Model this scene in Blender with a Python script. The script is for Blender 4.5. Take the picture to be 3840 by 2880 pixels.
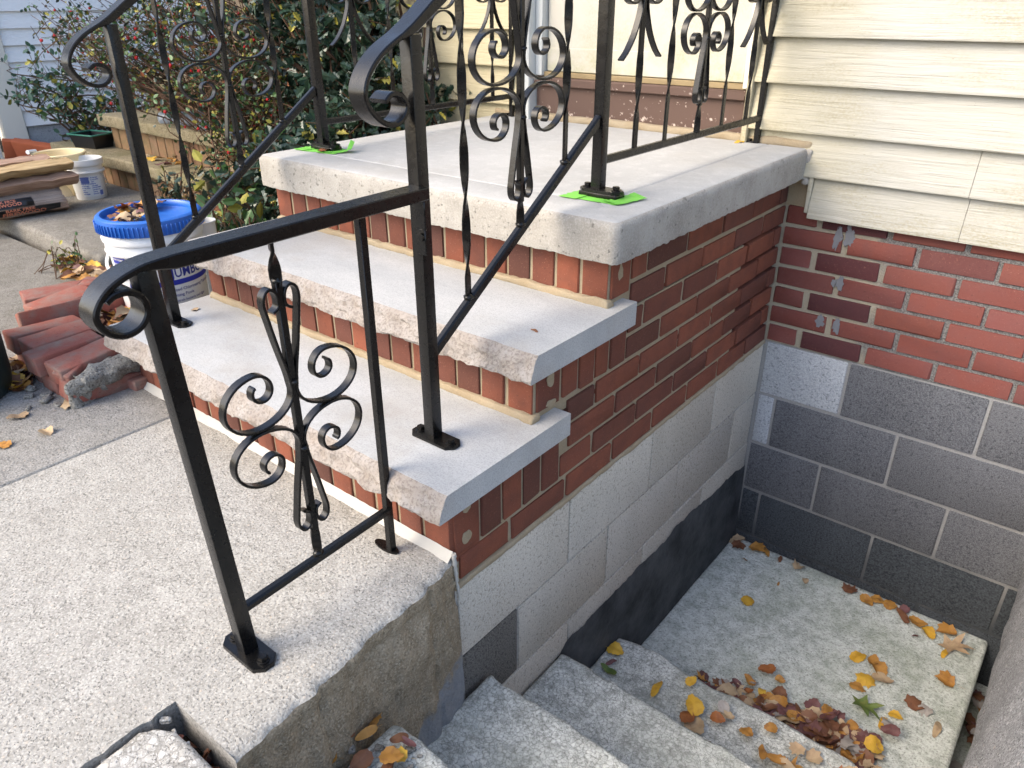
import bpy, bmesh, math, random
from math import sin, cos, pi, radians, sqrt
from mathutils import Vector, Matrix, noise
random.seed(7)
for o in list(bpy.data.objects): bpy.data.objects.remove(o)
S = bpy.context.scene
COL = S.collection

# ------------------------------------------------------------------ camera
cd = bpy.data.cameras.new('camera'); cam = bpy.data.objects.new('camera', cd); COL.objects.link(cam)
RX, DN, FW = (0.77798, 0.62828, -0.00328), (0.28431, -0.35670, -0.88991), (-0.56028, 0.69140, -0.45613)
cam.matrix_world = Matrix(((RX[0], -DN[0], -FW[0], .8179), (RX[1], -DN[1], -FW[1], -2.4009), (RX[2], -DN[2], -FW[2], 1.0527), (0, 0, 0, 1)))
cd.sensor_width = 36; cd.lens = 2815.6 / 3840 * 36; cd.clip_start = .02; cd.clip_end = 400
cd.dof.use_dof = True; cd.dof.focus_distance = 1.45; cd.dof.aperture_fstop = 12.0
S.camera = cam
# ------------------------------------------------------------------ world, sun, exposure
SUN_DIR = Vector((-.42, -.70, .72)).normalized()          # towards the sun
elev = math.asin(SUN_DIR.z); azim = math.atan2(SUN_DIR.x, SUN_DIR.y)
w = bpy.data.worlds.new('World'); S.world = w; w.use_nodes = True
nt = w.node_tree; sk = nt.nodes.new('ShaderNodeTexSky'); sk.sky_type = 'NISHITA'; sk.sun_disc = False
sk.sun_elevation = elev; sk.sun_rotation = azim; sk.air_density = .9; sk.dust_density = 3.2; sk.ozone_density = .8
bg = nt.nodes['Background']; nt.links.new(sk.outputs[0], bg.inputs[0]); bg.inputs[1].default_value = .15
sd = bpy.data.lights.new('sun', 'SUN'); so = bpy.data.objects.new('sun', sd); COL.objects.link(so)
sd.energy = .5; sd.angle = radians(44); sd.color = (1, .89, .64)
so.rotation_euler = SUN_DIR.to_track_quat('Z', 'Y').to_euler()
S.view_settings.view_transform = 'Standard'; S.view_settings.look = 'None'; S.view_settings.gamma = 1
S.view_settings.exposure = 1.74

# ------------------------------------------------------------------ helpers: objects
def link(o, parent=None):
    COL.objects.link(o)
    if parent: o.parent = parent
    return o
def tag(o, label=None, cat=None, group=None, kind=None):
    if label: o['label'] = label
    if cat: o['category'] = cat
    if group: o['group'] = group
    if kind: o['kind'] = kind
    return o
def empty(name, loc=(0, 0, 0), rz=0):
    o = bpy.data.objects.new(name, None); o.location = loc; o.rotation_euler = (0, 0, rz); o.empty_display_size = .05
    return link(o)
def obj(name, me, mat=None, parent=None, loc=None, rot=None, label=None, cat=None, group=None, kind=None):
    if mat is not None:
        for m in (mat if isinstance(mat, (list, tuple)) else [mat]):
            if len(me.materials) < (len(mat) if isinstance(mat, (list, tuple)) else 1): me.materials.append(m)
    o = bpy.data.objects.new(name, me); link(o, parent)
    if loc is not None: o.location = loc
    if rot is not None: o.rotation_euler = rot
    return tag(o, label, cat, group, kind)
def copy_tree(o, parent=None):
    c = o.copy(); link(c); c.parent = parent
    for ch in [q for q in bpy.data.objects if q.parent == o]: copy_tree(ch, c)
    return c
def mesh(V, F, smooth=None, mi=None, name='m'):
    me = bpy.data.meshes.new(name); me.from_pydata([tuple(v) for v in V], [], F); me.update()
    if mi:
        for p, i in zip(me.polygons, mi): p.material_index = i
    if smooth is not None:
        for p in me.polygons: p.use_smooth = True
        me.set_sharp_from_angle(angle=radians(smooth))
    return me
def from_bm(bm, smooth=None):
    me = bpy.data.meshes.new('m'); bm.to_mesh(me); bm.free()
    if smooth is not None:
        for p in me.polygons: p.use_smooth = True
        me.set_sharp_from_angle(angle=radians(smooth))
    return me
def box(lo, hi, bev=0, seg=1, jit=0, rnd=None, smooth=40):
    bm = bmesh.new(); bmesh.ops.create_cube(bm, size=1)
    for v in bm.verts: v.co = Vector([lo[i] + (v.co[i] + .5) * (hi[i] - lo[i]) for i in range(3)])
    if bev: bmesh.ops.bevel(bm, geom=bm.edges[:], offset=bev, segments=seg, affect='EDGES', profile=.6)
    if jit:
        rnd = rnd or random
        for v in bm.verts: v.co += Vector((rnd.uniform(-jit, jit), rnd.uniform(-jit, jit), rnd.uniform(-jit, jit)))
    return from_bm(bm, smooth)
def join(meshes):
    V, F, MI = [], [], []
    for me in meshes:
        n = len(V); V += [v.co.copy() for v in me.vertices]; F += [tuple(n + i for i in p.vertices) for p in me.polygons]; MI += [p.material_index for p in me.polygons]
    return mesh(V, F, 40, MI)
def xform(me, M):
    me.transform(M); return me
def rough(me, amp, sc, seed=0., axis=None):
    for v in me.vertices:
        p = v.co * sc + Vector((seed, seed * 1.7, seed * .3)); d = noise.noise_vector(p) * amp
        if axis is not None: d = Vector([d[i] if i in axis else 0 for i in range(3)])
        v.co += d
    me.update(); return me
def grid_box(lo, hi, n, bev=.006):            # a box of subdivided faces, edges rounded, for rough concrete
    bm = bmesh.new(); bmesh.ops.create_cube(bm, size=1)
    for v in bm.verts: v.co = Vector([lo[i] + (v.co[i] + .5) * (hi[i] - lo[i]) for i in range(3)])
    bmesh.ops.bevel(bm, geom=bm.edges[:], offset=bev, segments=2, affect='EDGES', profile=.5)
    for ax in range(3):
        L = hi[ax] - lo[ax]; k = max(1, int(L / n))
        for j in range(1, k):
            pos = [0, 0, 0]; pos[ax] = lo[ax] + L * j / k; nn = [0, 0, 0]; nn[ax] = 1
            bmesh.ops.bisect_plane(bm, geom=bm.verts[:] + bm.edges[:] + bm.faces[:], plane_co=pos, plane_no=nn)
    return from_bm(bm, 50)
def ribbon(P, wid, th, x0=0., neg=None, pos=None):
    """flat bar bent along P (y, z), broad face across the plane; rounded section"""
    n = len(P); c = min(th, wid) * .22
    sec = [(-wid/2, -th/2 + c), (-wid/2 + c, -th/2), (wid/2 - c, -th/2), (wid/2, -th/2 + c), (wid/2, th/2 - c), (wid/2 - c, th/2), (-wid/2 + c, th/2), (-wid/2, th/2 - c)]
    V, F = [], []
    for i, p in enumerate(P):
        a = P[max(i-1, 0)]; b = P[min(i+1, n-1)]; t = Vector((b[0]-a[0], b[1]-a[1])); t.normalize(); nx, nz = -t.y, t.x
        for (u, v) in sec:
            if neg and v < 0: v -= neg[i]
            if pos and v > 0: v += pos[i]
            V.append((x0 + u, p[0] + nx*v, p[1] + nz*v))
    for i in range(n-1):
        for k in range(8): F.append((i*8+k, i*8+(k+1) % 8, (i+1)*8+(k+1) % 8, (i+1)*8+k))
    F.append(tuple(range(7, -1, -1))); F.append(tuple((n-1)*8+k for k in range(8)))
    return mesh(V, F, 40)
def qarc(E, n=9):                            # quarter ellipses between points with alternating vertical/horizontal tangents
    out = [E[0]]
    for i in range(len(E)-1):
        a, b = E[i], E[i+1]
        for k in range(1, n+1):
            u = k / n * pi / 2
            out.append((a[0] + (b[0]-a[0])*(1-cos(u)), a[1] + (b[1]-a[1])*sin(u)) if i % 2 == 0 else (a[0] + (b[0]-a[0])*sin(u), a[1] + (b[1]-a[1])*(1-cos(u))))
    return out
def spline(P, n=6):
    out = []; m = len(P)
    for i in range(m-1):
        p0, p1, p2, p3 = P[max(i-1, 0)], P[i], P[i+1], P[min(i+2, m-1)]
        for k in range(n):
            t = k / n
            out.append(tuple(.5*((2*p1[j]) + (-p0[j]+p2[j])*t + (2*p0[j]-5*p1[j]+4*p2[j]-p3[j])*t*t + (-p0[j]+3*p1[j]-3*p2[j]+p3[j])*t**3) for j in range(len(p1))))
    out.append(tuple(P[-1])); return out
def tube(paths, sides=5, smooth=60):         # paths: list of ([points], [radii])
    V, F = [], []
    for P, R in paths:
        b = len(V); P = [Vector(p) for p in P]; n = len(P)
        for i, p in enumerate(P):
            t = (P[min(i+1, n-1)] - P[max(i-1, 0)])
            t = t.normalized() if t.length > 1e-9 else Vector((0, 0, 1))
            a = t.cross(Vector((0, 0, 1)) if abs(t.z) < .9 else Vector((1, 0, 0))).normalized(); c = t.cross(a); r = R[i] if isinstance(R, (list, tuple)) else R
            for k in range(sides):
                u = 2*pi*k/sides; V.append(p + a*cos(u)*r + c*sin(u)*r)
        for i in range(n-1):
            for k in range(sides): F.append((b+i*sides+k, b+i*sides+(k+1) % sides, b+(i+1)*sides+(k+1) % sides, b+(i+1)*sides+k))
        F.append(tuple(b+k for k in range(sides-1, -1, -1))); F.append(tuple(b+(n-1)*sides+k for k in range(sides)))
    return mesh(V, F, smooth)
def lathe(prof, n=48, smooth=40, cap=False):
    V = [(r*cos(2*pi*k/n), r*sin(2*pi*k/n), z) for r, z in prof for k in range(n)]; F = []
    for i in range(len(prof)-1):
        for k in range(n): F.append((i*n+k, i*n+(k+1) % n, (i+1)*n+(k+1) % n, (i+1)*n+k))
    F.append(tuple(range(n-1, -1, -1)))
    if cap: F.append(tuple((len(prof)-1)*n+k for k in range(n)))
    return mesh(V, F, smooth)
def bar(w, t, z0, z1, tw=None, n=2, a0=0., turns=0):
    """upright bar of w x t with a twisted stretch tw=(za, zb)"""
    zs = [z0]
    if tw:
        k = max(4, int(turns*28)); zs += [tw[0] + (tw[1]-tw[0])*i/k for i in range(k+1)]
    zs += [z1]; V, F = [], []; c = min(w, t)*.2
    for z in zs:
        a = a0
        if tw and z > tw[0]: a += turns*2*pi*min(1, (z-tw[0])/(tw[1]-tw[0]))
        for (u, v) in [(-w/2, -t/2+c), (-w/2+c, -t/2), (w/2-c, -t/2), (w/2, -t/2+c), (w/2, t/2-c), (w/2-c, t/2), (-w/2+c, t/2), (-w/2, t/2-c)]:
            V.append((u*cos(a)-v*sin(a), u*sin(a)+v*cos(a), z))
    for i in range(len(zs)-1):
        for k in range(8): F.append((i*8+k, i*8+(k+1) % 8, (i+1)*8+(k+1) % 8, (i+1)*8+k))
    F.append(tuple(range(7, -1, -1))); F.append(tuple((len(zs)-1)*8+k for k in range(8)))
    return mesh(V, F, 35)
def prism(P, z0, z1, bev=0, smooth=40):      # polygon P (x, y) extruded in z
    bm = bmesh.new(); vs = [bm.verts.new((p[0], p[1], z0)) for p in P]; f = bm.faces.new(vs); bmesh.ops.recalc_face_normals(bm, faces=[f])
    r = bmesh.ops.extrude_face_region(bm, geom=[f]); bmesh.ops.translate(bm, verts=[v for v in r['geom'] if isinstance(v, bmesh.types.BMVert)], vec=(0, 0, z1-z0))
    bmesh.ops.recalc_face_normals(bm, faces=bm.faces[:])
    if bev: bmesh.ops.bevel(bm, geom=[e for e in bm.edges if abs(e.verts[0].co.z-e.verts[1].co.z) < 1e-6], offset=bev, segments=2, affect='EDGES')
    return from_bm(bm, smooth)

# ------------------------------------------------------------------ helpers: materials
class Mt:
    def __init__(s, name, rough=.8, spec=.4):
        s.m = bpy.data.materials.new(name); s.m.use_nodes = True; s.t = s.m.node_tree; s.b = s.t.nodes['Principled BSDF']
        s.b.inputs['Roughness'].default_value = rough; s.b.inputs['Specular IOR Level'].default_value = spec; s._p = None; s.h = None
    def n(s, ty, **k):
        q = s.t.nodes.new(ty)
        for a, v in k.items(): setattr(q, a, v)
        return q
    def put(s, sock, v):
        if v is None: return
        if hasattr(v, 'is_linked') or hasattr(v, 'links'): s.t.links.new(v, sock)
        elif isinstance(v, (tuple, list)) and sock.type == 'RGBA': sock.default_value = (v[0], v[1], v[2], 1)
        else: sock.default_value = v
    @property
    def pos(s):
        if not s._p: s._p = s.n('ShaderNodeNewGeometry').outputs['Position']
        return s._p
    def local(s): return s.n('ShaderNodeTexCoord').outputs['Object']
    def vec(s, v, sc, off=(0, 0, 0)):
        q = s.n('ShaderNodeMapping'); s.put(q.inputs[0], v); q.inputs['Scale'].default_value = sc; q.inputs['Location'].default_value = off; return q.outputs[0]
    def noise(s, sc, det=4, ro=.55, v=None, dist=0):
        q = s.n('ShaderNodeTexNoise'); s.put(q.inputs['Vector'], v or s.pos); q.inputs['Scale'].default_value = sc; q.inputs['Detail'].default_value = det; q.inputs['Roughness'].default_value = ro; q.inputs['Distortion'].default_value = dist; return q.outputs['Fac']
    def voro(s, sc, out='Distance', v=None, feat='F1', rnd=1):
        q = s.n('ShaderNodeTexVoronoi', feature=feat); s.put(q.inputs['Vector'], v or s.pos); q.inputs['Scale'].default_value = sc; q.inputs['Randomness'].default_value = rnd; return q.outputs[out]
    def ramp(s, f, *st):
        q = s.n('ShaderNodeValToRGB'); s.put(q.inputs[0], f); e = q.color_ramp.elements
        while len(e) < len(st): e.new(.5)
        for el, (p, c) in zip(e, st):
            el.position = p; el.color = (c, c, c, 1) if not isinstance(c, (tuple, list)) else (c[0], c[1], c[2], 1)
        return q.outputs[0]
    def mix(s, f, a, b, mode='MIX'):
        q = s.n('ShaderNodeMix', data_type='RGBA', blend_type=mode); s.put(q.inputs[0], f); s.put(q.inputs[6], a); s.put(q.inputs[7], b); return q.outputs[2]
    def math(s, op, a, b=0., c=None):
        q = s.n('ShaderNodeMath', operation=op); s.put(q.inputs[0], a); s.put(q.inputs[1], b)
        if c is not None: s.put(q.inputs[2], c)
        return q.outputs[0]
    def xyz(s, i, v=None):
        q = s.n('ShaderNodeSeparateXYZ'); s.put(q.inputs[0], v or s.pos); return q.outputs[i]
    def rand(s): return s.n('ShaderNodeObjectInfo').outputs['Random']
    def col(s, c): s.put(s.b.inputs['Base Color'], c); return s
    def rgh(s, c): s.put(s.b.inputs['Roughness'], c); return s
    def bump(s, h, st=.5, d=.002):
        q = s.n('ShaderNodeBump'); q.inputs['Strength'].default_value = st; q.inputs['Distance'].default_value = d; s.put(q.inputs['Height'], h)
        if s.h: s.put(q.inputs['Normal'], s.h)
        s.h = q.outputs[0]; s.put(s.b.inputs['Normal'], s.h); return s
def concrete(name, dark, mid, light, peb=120., bumpd=.002, stain=(.2, .17, .12), stain_amt=.35, pebc=.5, pits=.8, edge=0., pitsc=210):
    m = Mt(name, .92, .25)
    n1 = m.noise(3.2, 5, .6); n2 = m.noise(38, 6, .65); n3 = m.noise(260, 3, .6)
    c = m.mix(m.ramp(n2, (.3, 0.), (.7, 1.)), dark, mid); c = m.mix(m.math('MULTIPLY', m.ramp(n3, (.48, 0.), (.68, 1.)), .8), c, light)
    v = m.voro(peb); vc = m.voro(peb, 'Color'); pr = m.ramp(m.xyz(0, vc), (0., tuple(q*.55 for q in mid)), (.35, mid), (.7, light), (1., (light[0]*.92, light[1]*.8, light[2]*.7)))
    big = m.math('GREATER_THAN', m.xyz(1, vc), 1-pebc); inside = m.math('LESS_THAN', v, .36)
    c = m.mix(m.math('MULTIPLY', m.math('MULTIPLY', big, inside), .75), c, pr)
    n1b = m.noise(11, 5, .7); c = m.mix(m.math('MULTIPLY', m.ramp(n1b, (.5, 0.), (.74, 1.)), .35), c, light); c = m.mix(m.math('MULTIPLY', m.ramp(n1b, (.26, 1.), (.45, 0.)), .4), c, dark)
    pit = m.ramp(m.noise(pitsc, 2, .5), (.33, 1.), (.43, 0.)); c = m.mix(m.math('MULTIPLY', pit, pits), c, tuple(q*.35 for q in dark))
    if edge:
        ed = m.voro(peb, 'Distance', feat='DISTANCE_TO_EDGE'); c = m.mix(m.math('MULTIPLY', m.ramp(ed, (.0, 1.), (.09, 0.)), edge), c, tuple(q*.5 for q in dark))
    c = m.mix(m.math('MULTIPLY', m.ramp(n1, (.45, 0.), (.75, 1.)), stain_amt), c, stain)
    m.col(c); m.bump(m.mix(.5, m.mix(.5, n2, n3), m.math('SUBTRACT', 1., v)), .7, bumpd); m.bump(m.math('SUBTRACT', 1., pit), .5, bumpd)
    return m.m
MT = {}
MT['walk'] = concrete('sidewalk_concrete', (.25, .24, .215), (.365, .353, .322), (.50, .487, .45), 165, .0026, (.30, .285, .25), .35, .36, .5, .0, 200)
MT['walk2'] = concrete('older_sidewalk_concrete', (.18, .175, .165), (.275, .268, .25), (.40, .39, .37), 150, .0026, (.17, .16, .135), .45, .36, .5, .0, 200)
MT['alley'] = concrete('alley_concrete', (.13, .12, .10), (.22, .205, .175), (.32, .30, .27), 110, .002, (.12, .11, .08), .6, .3)
MT['step'] = concrete('step_concrete', (.24, .25, .25), (.44, .46, .46), (.74, .76, .76), 80, .004, (.22, .235, .21), .4, .8, .5, .7)
MT['landing'] = concrete('landing_concrete', (.27, .285, .28), (.45, .475, .475), (.68, .71, .71), 190, .0012, (.18, .21, .175), .6, .25, .5)
MT['oldwall'] = concrete('old_wall_concrete', (.18, .14, .09), (.30, .24, .165), (.42, .355, .26), 150, .005, (.18, .145, .095), .5, .2, .35)
MT['cheek'] = concrete('cheek_concrete', (.14, .145, .15), (.24, .245, .255), (.42, .42, .43), 90, .004, (.17, .17, .18), .4, .35)
_t = MT['oldwall'].node_tree; _b = _t.nodes['Principled BSDF']; _o = _b.inputs['Base Color'].links[0].from_socket
m = Mt.__new__(Mt); m.m = MT['oldwall']; m.t = _t; m.b = _b; m._p = None; m.h = None      # smear of fresh grey render low on the wall
line = m.math('SUBTRACT', m.math('SUBTRACT', m.math('MULTIPLY', m.math('ADD', m.xyz(1), 1.6), .50), .165), m.xyz(2))
f = m.ramp(m.math('ADD', line, m.math('MULTIPLY', m.math('SUBTRACT', m.noise(24, 4, .6), .5), .12)), (.0, 0.), (.03, 1.))
_t.links.new(m.mix(f, _o, m.mix(m.noise(120, 3), (.17, .175, .18), (.25, .255, .26))), _b.inputs['Base Color'])
MT['grey_render'] = concrete('grey_render', (.13, .135, .14), (.19, .195, .20), (.25, .255, .26), 300, .001, (.14, .14, .145), .4, .1)
MT['chunk'] = concrete('pebble_concrete', (.24, .23, .21), (.42, .41, .38), (.66, .65, .62), 62, .004, (.3, .28, .22), .3, .85, .4, .6)
MT['nbr_stone'] = concrete('mossy_concrete', (.15, .12, .065), (.29, .245, .155), (.40, .355, .25), 160, .002, (.10, .10, .035), .75, .2)
MT['debris'] = concrete('mortar_lump', (.12, .115, .10), (.26, .25, .225), (.36, .35, .32), 120, .004, (.15, .14, .11), .4, .3)

def mottled(name, dark, mid, light, sc, thr, moss, pebs, edge):
    m = Mt(name, .92, .25); wob = m.n('ShaderNodeTexNoise'); wob.inputs['Scale'].default_value = 30; wob.inputs['Detail'].default_value = 3; m.put(wob.inputs['Vector'], m.pos)
    vm = m.n('ShaderNodeVectorMath', operation='MULTIPLY_ADD'); m.put(vm.inputs[0], wob.outputs['Color']); vm.inputs[1].default_value = (.022, .022, .022); m.put(vm.inputs[2], m.pos); P = vm.outputs[0]
    a = m.noise(sc, 6, .68); b = m.noise(sc*4.5, 4, .65); g = m.noise(3.0, 5, .65); f = m.noise(330, 3, .6)
    c = m.mix(m.ramp(a, (thr-.10, 0.), (thr+.10, 1.)), mid, light); c = m.mix(m.math('MULTIPLY', m.ramp(b, (.34, 1.), (.5, 0.)), .75), c, dark)
    v = m.voro(pebs, 'Distance', P); vc = m.voro(pebs, 'Color', P); pr = m.ramp(m.xyz(0, vc), (0., dark), (.4, mid), (.75, light), (1., tuple(min(1, q*1.12) for q in light)))
    c = m.mix(m.math('MULTIPLY', m.math('MULTIPLY', m.math('GREATER_THAN', m.xyz(1, vc), .42), m.math('LESS_THAN', v, .4)), .55), c, pr)
    if edge: c = m.mix(m.math('MULTIPLY', m.ramp(m.voro(pebs, 'Distance', P, 'DISTANCE_TO_EDGE'), (.0, 1.), (.10, 0.)), edge), c, tuple(q*.55 for q in dark))
    c = m.mix(m.math('MULTIPLY', m.ramp(f, (.55, 0.), (.7, 1.)), .4), c, light); c = m.mix(m.math('MULTIPLY', m.ramp(g, (.46, 0.), (.68, 1.)), .6), c, moss)
    m.col(c).bump(m.mix(.5, b, m.math('SUBTRACT', 1., v)), .8, .004); m.bump(f, .5, .0015); return m.m
MT['landing'] = mottled('landing_concrete', (.185, .205, .165), (.36, .385, .345), (.61, .64, .595), 28, .47, (.25, .29, .205), 170, 0)
MT['step'] = mottled('step_concrete', (.15, .157, .138), (.335, .345, .318), (.60, .615, .575), 34, .48, (.26, .28, .235), 95, .55)
m = Mt('sawn_limestone', .75, .35)     # treads: sawn top and ends
a = m.noise(5, 5, .6, m.vec(m.pos, (1, 2.2, 1))); b = m.noise(320, 3, .6); s2 = m.noise(60, 3, .6, m.vec(m.pos, (1, 6, 3)))
c = m.mix(m.ramp(a, (.3, 0.), (.7, 1.)), (.35, .358, .358), (.455, .458, .448)); c = m.mix(m.math('MULTIPLY', m.ramp(b, (.46, 0.), (.66, 1.)), .6), c, (.22, .225, .225)); c = m.mix(m.math('MULTIPLY', m.ramp(m.noise(700, 2, .5), (.55, 0.), (.7, 1.)), .4), c, (.52, .53, .53)); c = m.mix(m.math('MULTIPLY', m.ramp(s2, (.50, 0.), (.72, 1.)), .3), c, (.52, .53, .52))
c = m.mix(m.math('MULTIPLY', m.ramp(m.noise(2.8, 5, .7), (.50, 0.), (.74, 1.)), .55), c, (.29, .255, .21))
m.col(c).bump(b, .25, .0006); MT['stone'] = m.m
m = Mt('split_limestone', .9, .25)     # treads: split rock face
a = m.noise(22, 6, .65); b = m.noise(170, 4, .6)
c = m.mix(m.ramp(a, (.3, 0.), (.7, 1.)), (.25, .215, .185), (.33, .31, .29)); c = m.mix(m.math('MULTIPLY', m.ramp(b, (.48, 0.), (.62, 1.)), .6), c, (.14, .118, .10))
m.col(c).bump(b, .8, .003); m.bump(a, .5, .006); MT['rock'] = m.m
m = Mt('slab_concrete', .8, .35)       # platform slab
a = m.noise(2.4, 5, .6, m.vec(m.pos, (1, 1, .35))); b = m.noise(300, 3, .6); k = m.noise(26, 5, .6, m.vec(m.pos, (1, 1, .18)))
c = m.mix(m.ramp(a, (.32, 0.), (.68, 1.)), (.36, .36, .35), (.455, .455, .44)); c = m.mix(m.math('MULTIPLY', m.ramp(k, (.50, 0.), (.70, 1.)), .35), c, (.56, .555, .535)); c = m.mix(m.math('MULTIPLY', m.ramp(b, (.52, 0.), (.70, 1.)), .5), c, (.25, .245, .235)); c = m.mix(m.math('MULTIPLY', m.ramp(m.noise(3.3, 5, .7), (.50, 0.), (.72, 1.)), .4), c, (.31, .29, .255))
nrm = m.xyz(2, m.n('ShaderNodeNewGeometry').outputs['Normal'])
c = m.mix(m.math('MULTIPLY', m.ramp(nrm, (.0, 1.), (.8, 0.)), m.math('MULTIPLY', m.ramp(m.noise(9, 4, .6), (.45, 0.), (.7, 1.)), .35)), c, (.25, .235, .205))
m.col(c).bump(b, .35, .0008); m.bump(k, .2, .003); MT['slab'] = m.m

m = Mt('cast_slab_edge', .92, .2)
a = m.noise(5, 5, .65, m.vec(m.pos, (1, 1, .5))); b = m.noise(230, 4, .65); k = m.noise(17, 6, .65); pz = m.ramp(m.noise(90, 3, .6), (.30, 1.), (.38, 0.))
c = m.mix(m.ramp(a, (.32, 0.), (.68, 1.)), (.29, .27, .235), (.39, .375, .34)); c = m.mix(m.math('MULTIPLY', m.ramp(k, (.46, 0.), (.68, 1.)), .5), c, (.22, .205, .18)); c = m.mix(m.math('MULTIPLY', m.ramp(b, (.45, 0.), (.65, 1.)), .45), c, (.47, .455, .42)); c = m.mix(m.math('MULTIPLY', pz, .7), c, (.12, .11, .095))
m.col(c).bump(b, .8, .002); m.bump(k, .5, .004); m.bump(m.math('SUBTRACT', 1., pz), .5, .003); MT['slabside'] = m.m
def brickmat(name, cols, dirt, mott, rough=.85):
    m = Mt(name, rough, .3); r = m.rand(); st = [(i/(len(cols)-1), c) for i, c in enumerate(cols)]
    c = m.ramp(r, *st); off = m.math('MULTIPLY', r, 40.)
    n1 = m.noise(16, 5, .6); n2 = m.noise(130, 4, .65); n3 = m.noise(420, 2, .5)
    c = m.mix(m.math('MULTIPLY', m.ramp(n1, (.42, 0.), (.7, 1.)), mott), c, dirt); c = m.mix(m.math('MULTIPLY', m.ramp(n2, (.60, 0.), (.70, 1.)), .45), c, (.05, .025, .02))
    c = m.mix(m.math('MULTIPLY', m.ramp(n3, (.66, 0.), (.74, 1.)), .5), c, (.48, .24, .17))
    m.col(c).bump(n2, .6, .0018); m.bump(n3, .3, .0008); return m
MT['brick'] = brickmat('stoop_brick', [(.085, .037, .028), (.165, .054, .032), (.215, .068, .038), (.13, .045, .030), (.24, .076, .042), (.105, .041, .031)], (.09, .038, .029), .5).m
m = brickmat('house_brick', [(.145, .044, .036), (.20, .060, .045), (.165, .054, .047), (.215, .068, .048), (.12, .042, .039)], (.145, .06, .055), .5, .7)
MT['hbrick'] = m.m
MT['hbrickd'] = brickmat('maroon_brick', [(.075, .024, .026), (.10, .03, .03)], (.06, .022, .024), .5, .75).m
MT['loose'] = brickmat('loose_brick', [(.27, .085, .06), (.225, .075, .058), (.31, .105, .075), (.19, .068, .055)], (.20, .165, .14), .85).m
MT['nbrick'] = brickmat('mossy_brick', [(.22, .13, .07), (.28, .17, .09), (.20, .105, .06), (.25, .16, .10)], (.12, .11, .05), .7).m
m = Mt('tan_mortar', .95, .2); n = m.noise(240, 4, .65); k = m.noise(14, 3)
m.col(m.mix(m.ramp(k, (.3, 0.), (.7, 1.)), m.mix(n, (.22, .165, .10), (.36, .29, .19)), m.mix(n, (.27, .215, .14), (.40, .345, .25)))).bump(n, .8, .002); MT['tan'] = m.m
m = Mt('house_mortar', .95, .2)        # repointed tan near the stoop, old gritty grey beyond
n = m.noise(300, 3, .6); e = m.math('ADD', m.xyz(0), m.math('MULTIPLY', m.noise(7, 3), .22)); f = m.ramp(e, (.40, 0.), (.46, 1.))
g = m.mix(m.ramp(n, (.38, 0.), (.64, 1.)), (.10, .097, .093), (.25, .243, .23))
m.col(m.mix(f, m.mix(n, (.27, .235, .17), (.40, .36, .285)), g)).bump(n, .9, .003); MT['hmortar'] = m.m
def cmu(name, d, l, sc=260):
    m = Mt(name, .95, .2); n = m.noise(sc, 3, .6); k = m.noise(5, 4, .6, m.vec(m.pos, (1, 1, .3))); v = m.noise(120, 2, .5)
    c = m.mix(m.ramp(n, (.36, 0.), (.62, 1.)), d, l); c = m.mix(m.math('MULTIPLY', m.ramp(k, (.45, 0.), (.7, 1.)), .35), c, tuple(q*1.18 for q in l)); c = m.mix(m.math('MULTIPLY', m.ramp(v, (.33, 1.), (.42, 0.)), .6), c, tuple(q*.5 for q in d))
    r = m.rand(); c = m.mix(1., c, m.ramp(r, (0, .94), (1, 1.05)), 'MULTIPLY')
    m.col(c).bump(n, .7, .003); m.bump(v, .5, .003); return m.m
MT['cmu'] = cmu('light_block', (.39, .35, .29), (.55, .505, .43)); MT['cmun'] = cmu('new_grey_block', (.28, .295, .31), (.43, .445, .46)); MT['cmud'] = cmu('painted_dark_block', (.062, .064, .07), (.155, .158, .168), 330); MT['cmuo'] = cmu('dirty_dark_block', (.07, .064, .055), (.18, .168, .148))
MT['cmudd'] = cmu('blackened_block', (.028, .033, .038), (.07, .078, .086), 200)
m = Mt('block_mortar', .95, .2); n = m.noise(200, 3); m.col(m.mix(n, (.33, .315, .285), (.50, .475, .44))).bump(n, .6, .002); MT['cmortar'] = m.m
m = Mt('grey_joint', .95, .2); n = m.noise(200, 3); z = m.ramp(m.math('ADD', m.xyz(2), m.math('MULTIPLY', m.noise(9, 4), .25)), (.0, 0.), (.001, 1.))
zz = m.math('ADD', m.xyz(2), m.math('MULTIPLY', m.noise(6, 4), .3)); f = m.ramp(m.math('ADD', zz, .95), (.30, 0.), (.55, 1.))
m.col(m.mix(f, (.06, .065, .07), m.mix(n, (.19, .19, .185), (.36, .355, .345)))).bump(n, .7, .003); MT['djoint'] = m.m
m = Mt('dark_parge', .75, .4); n = m.noise(7, 6, .7); k = m.noise(60, 4, .6)
m.col(m.mix(m.ramp(n, (.35, 0.), (.72, 1.)), (.016, .019, .022), (.085, .09, .094))).bump(k, .6, .004); MT['parge'] = m.m

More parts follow.
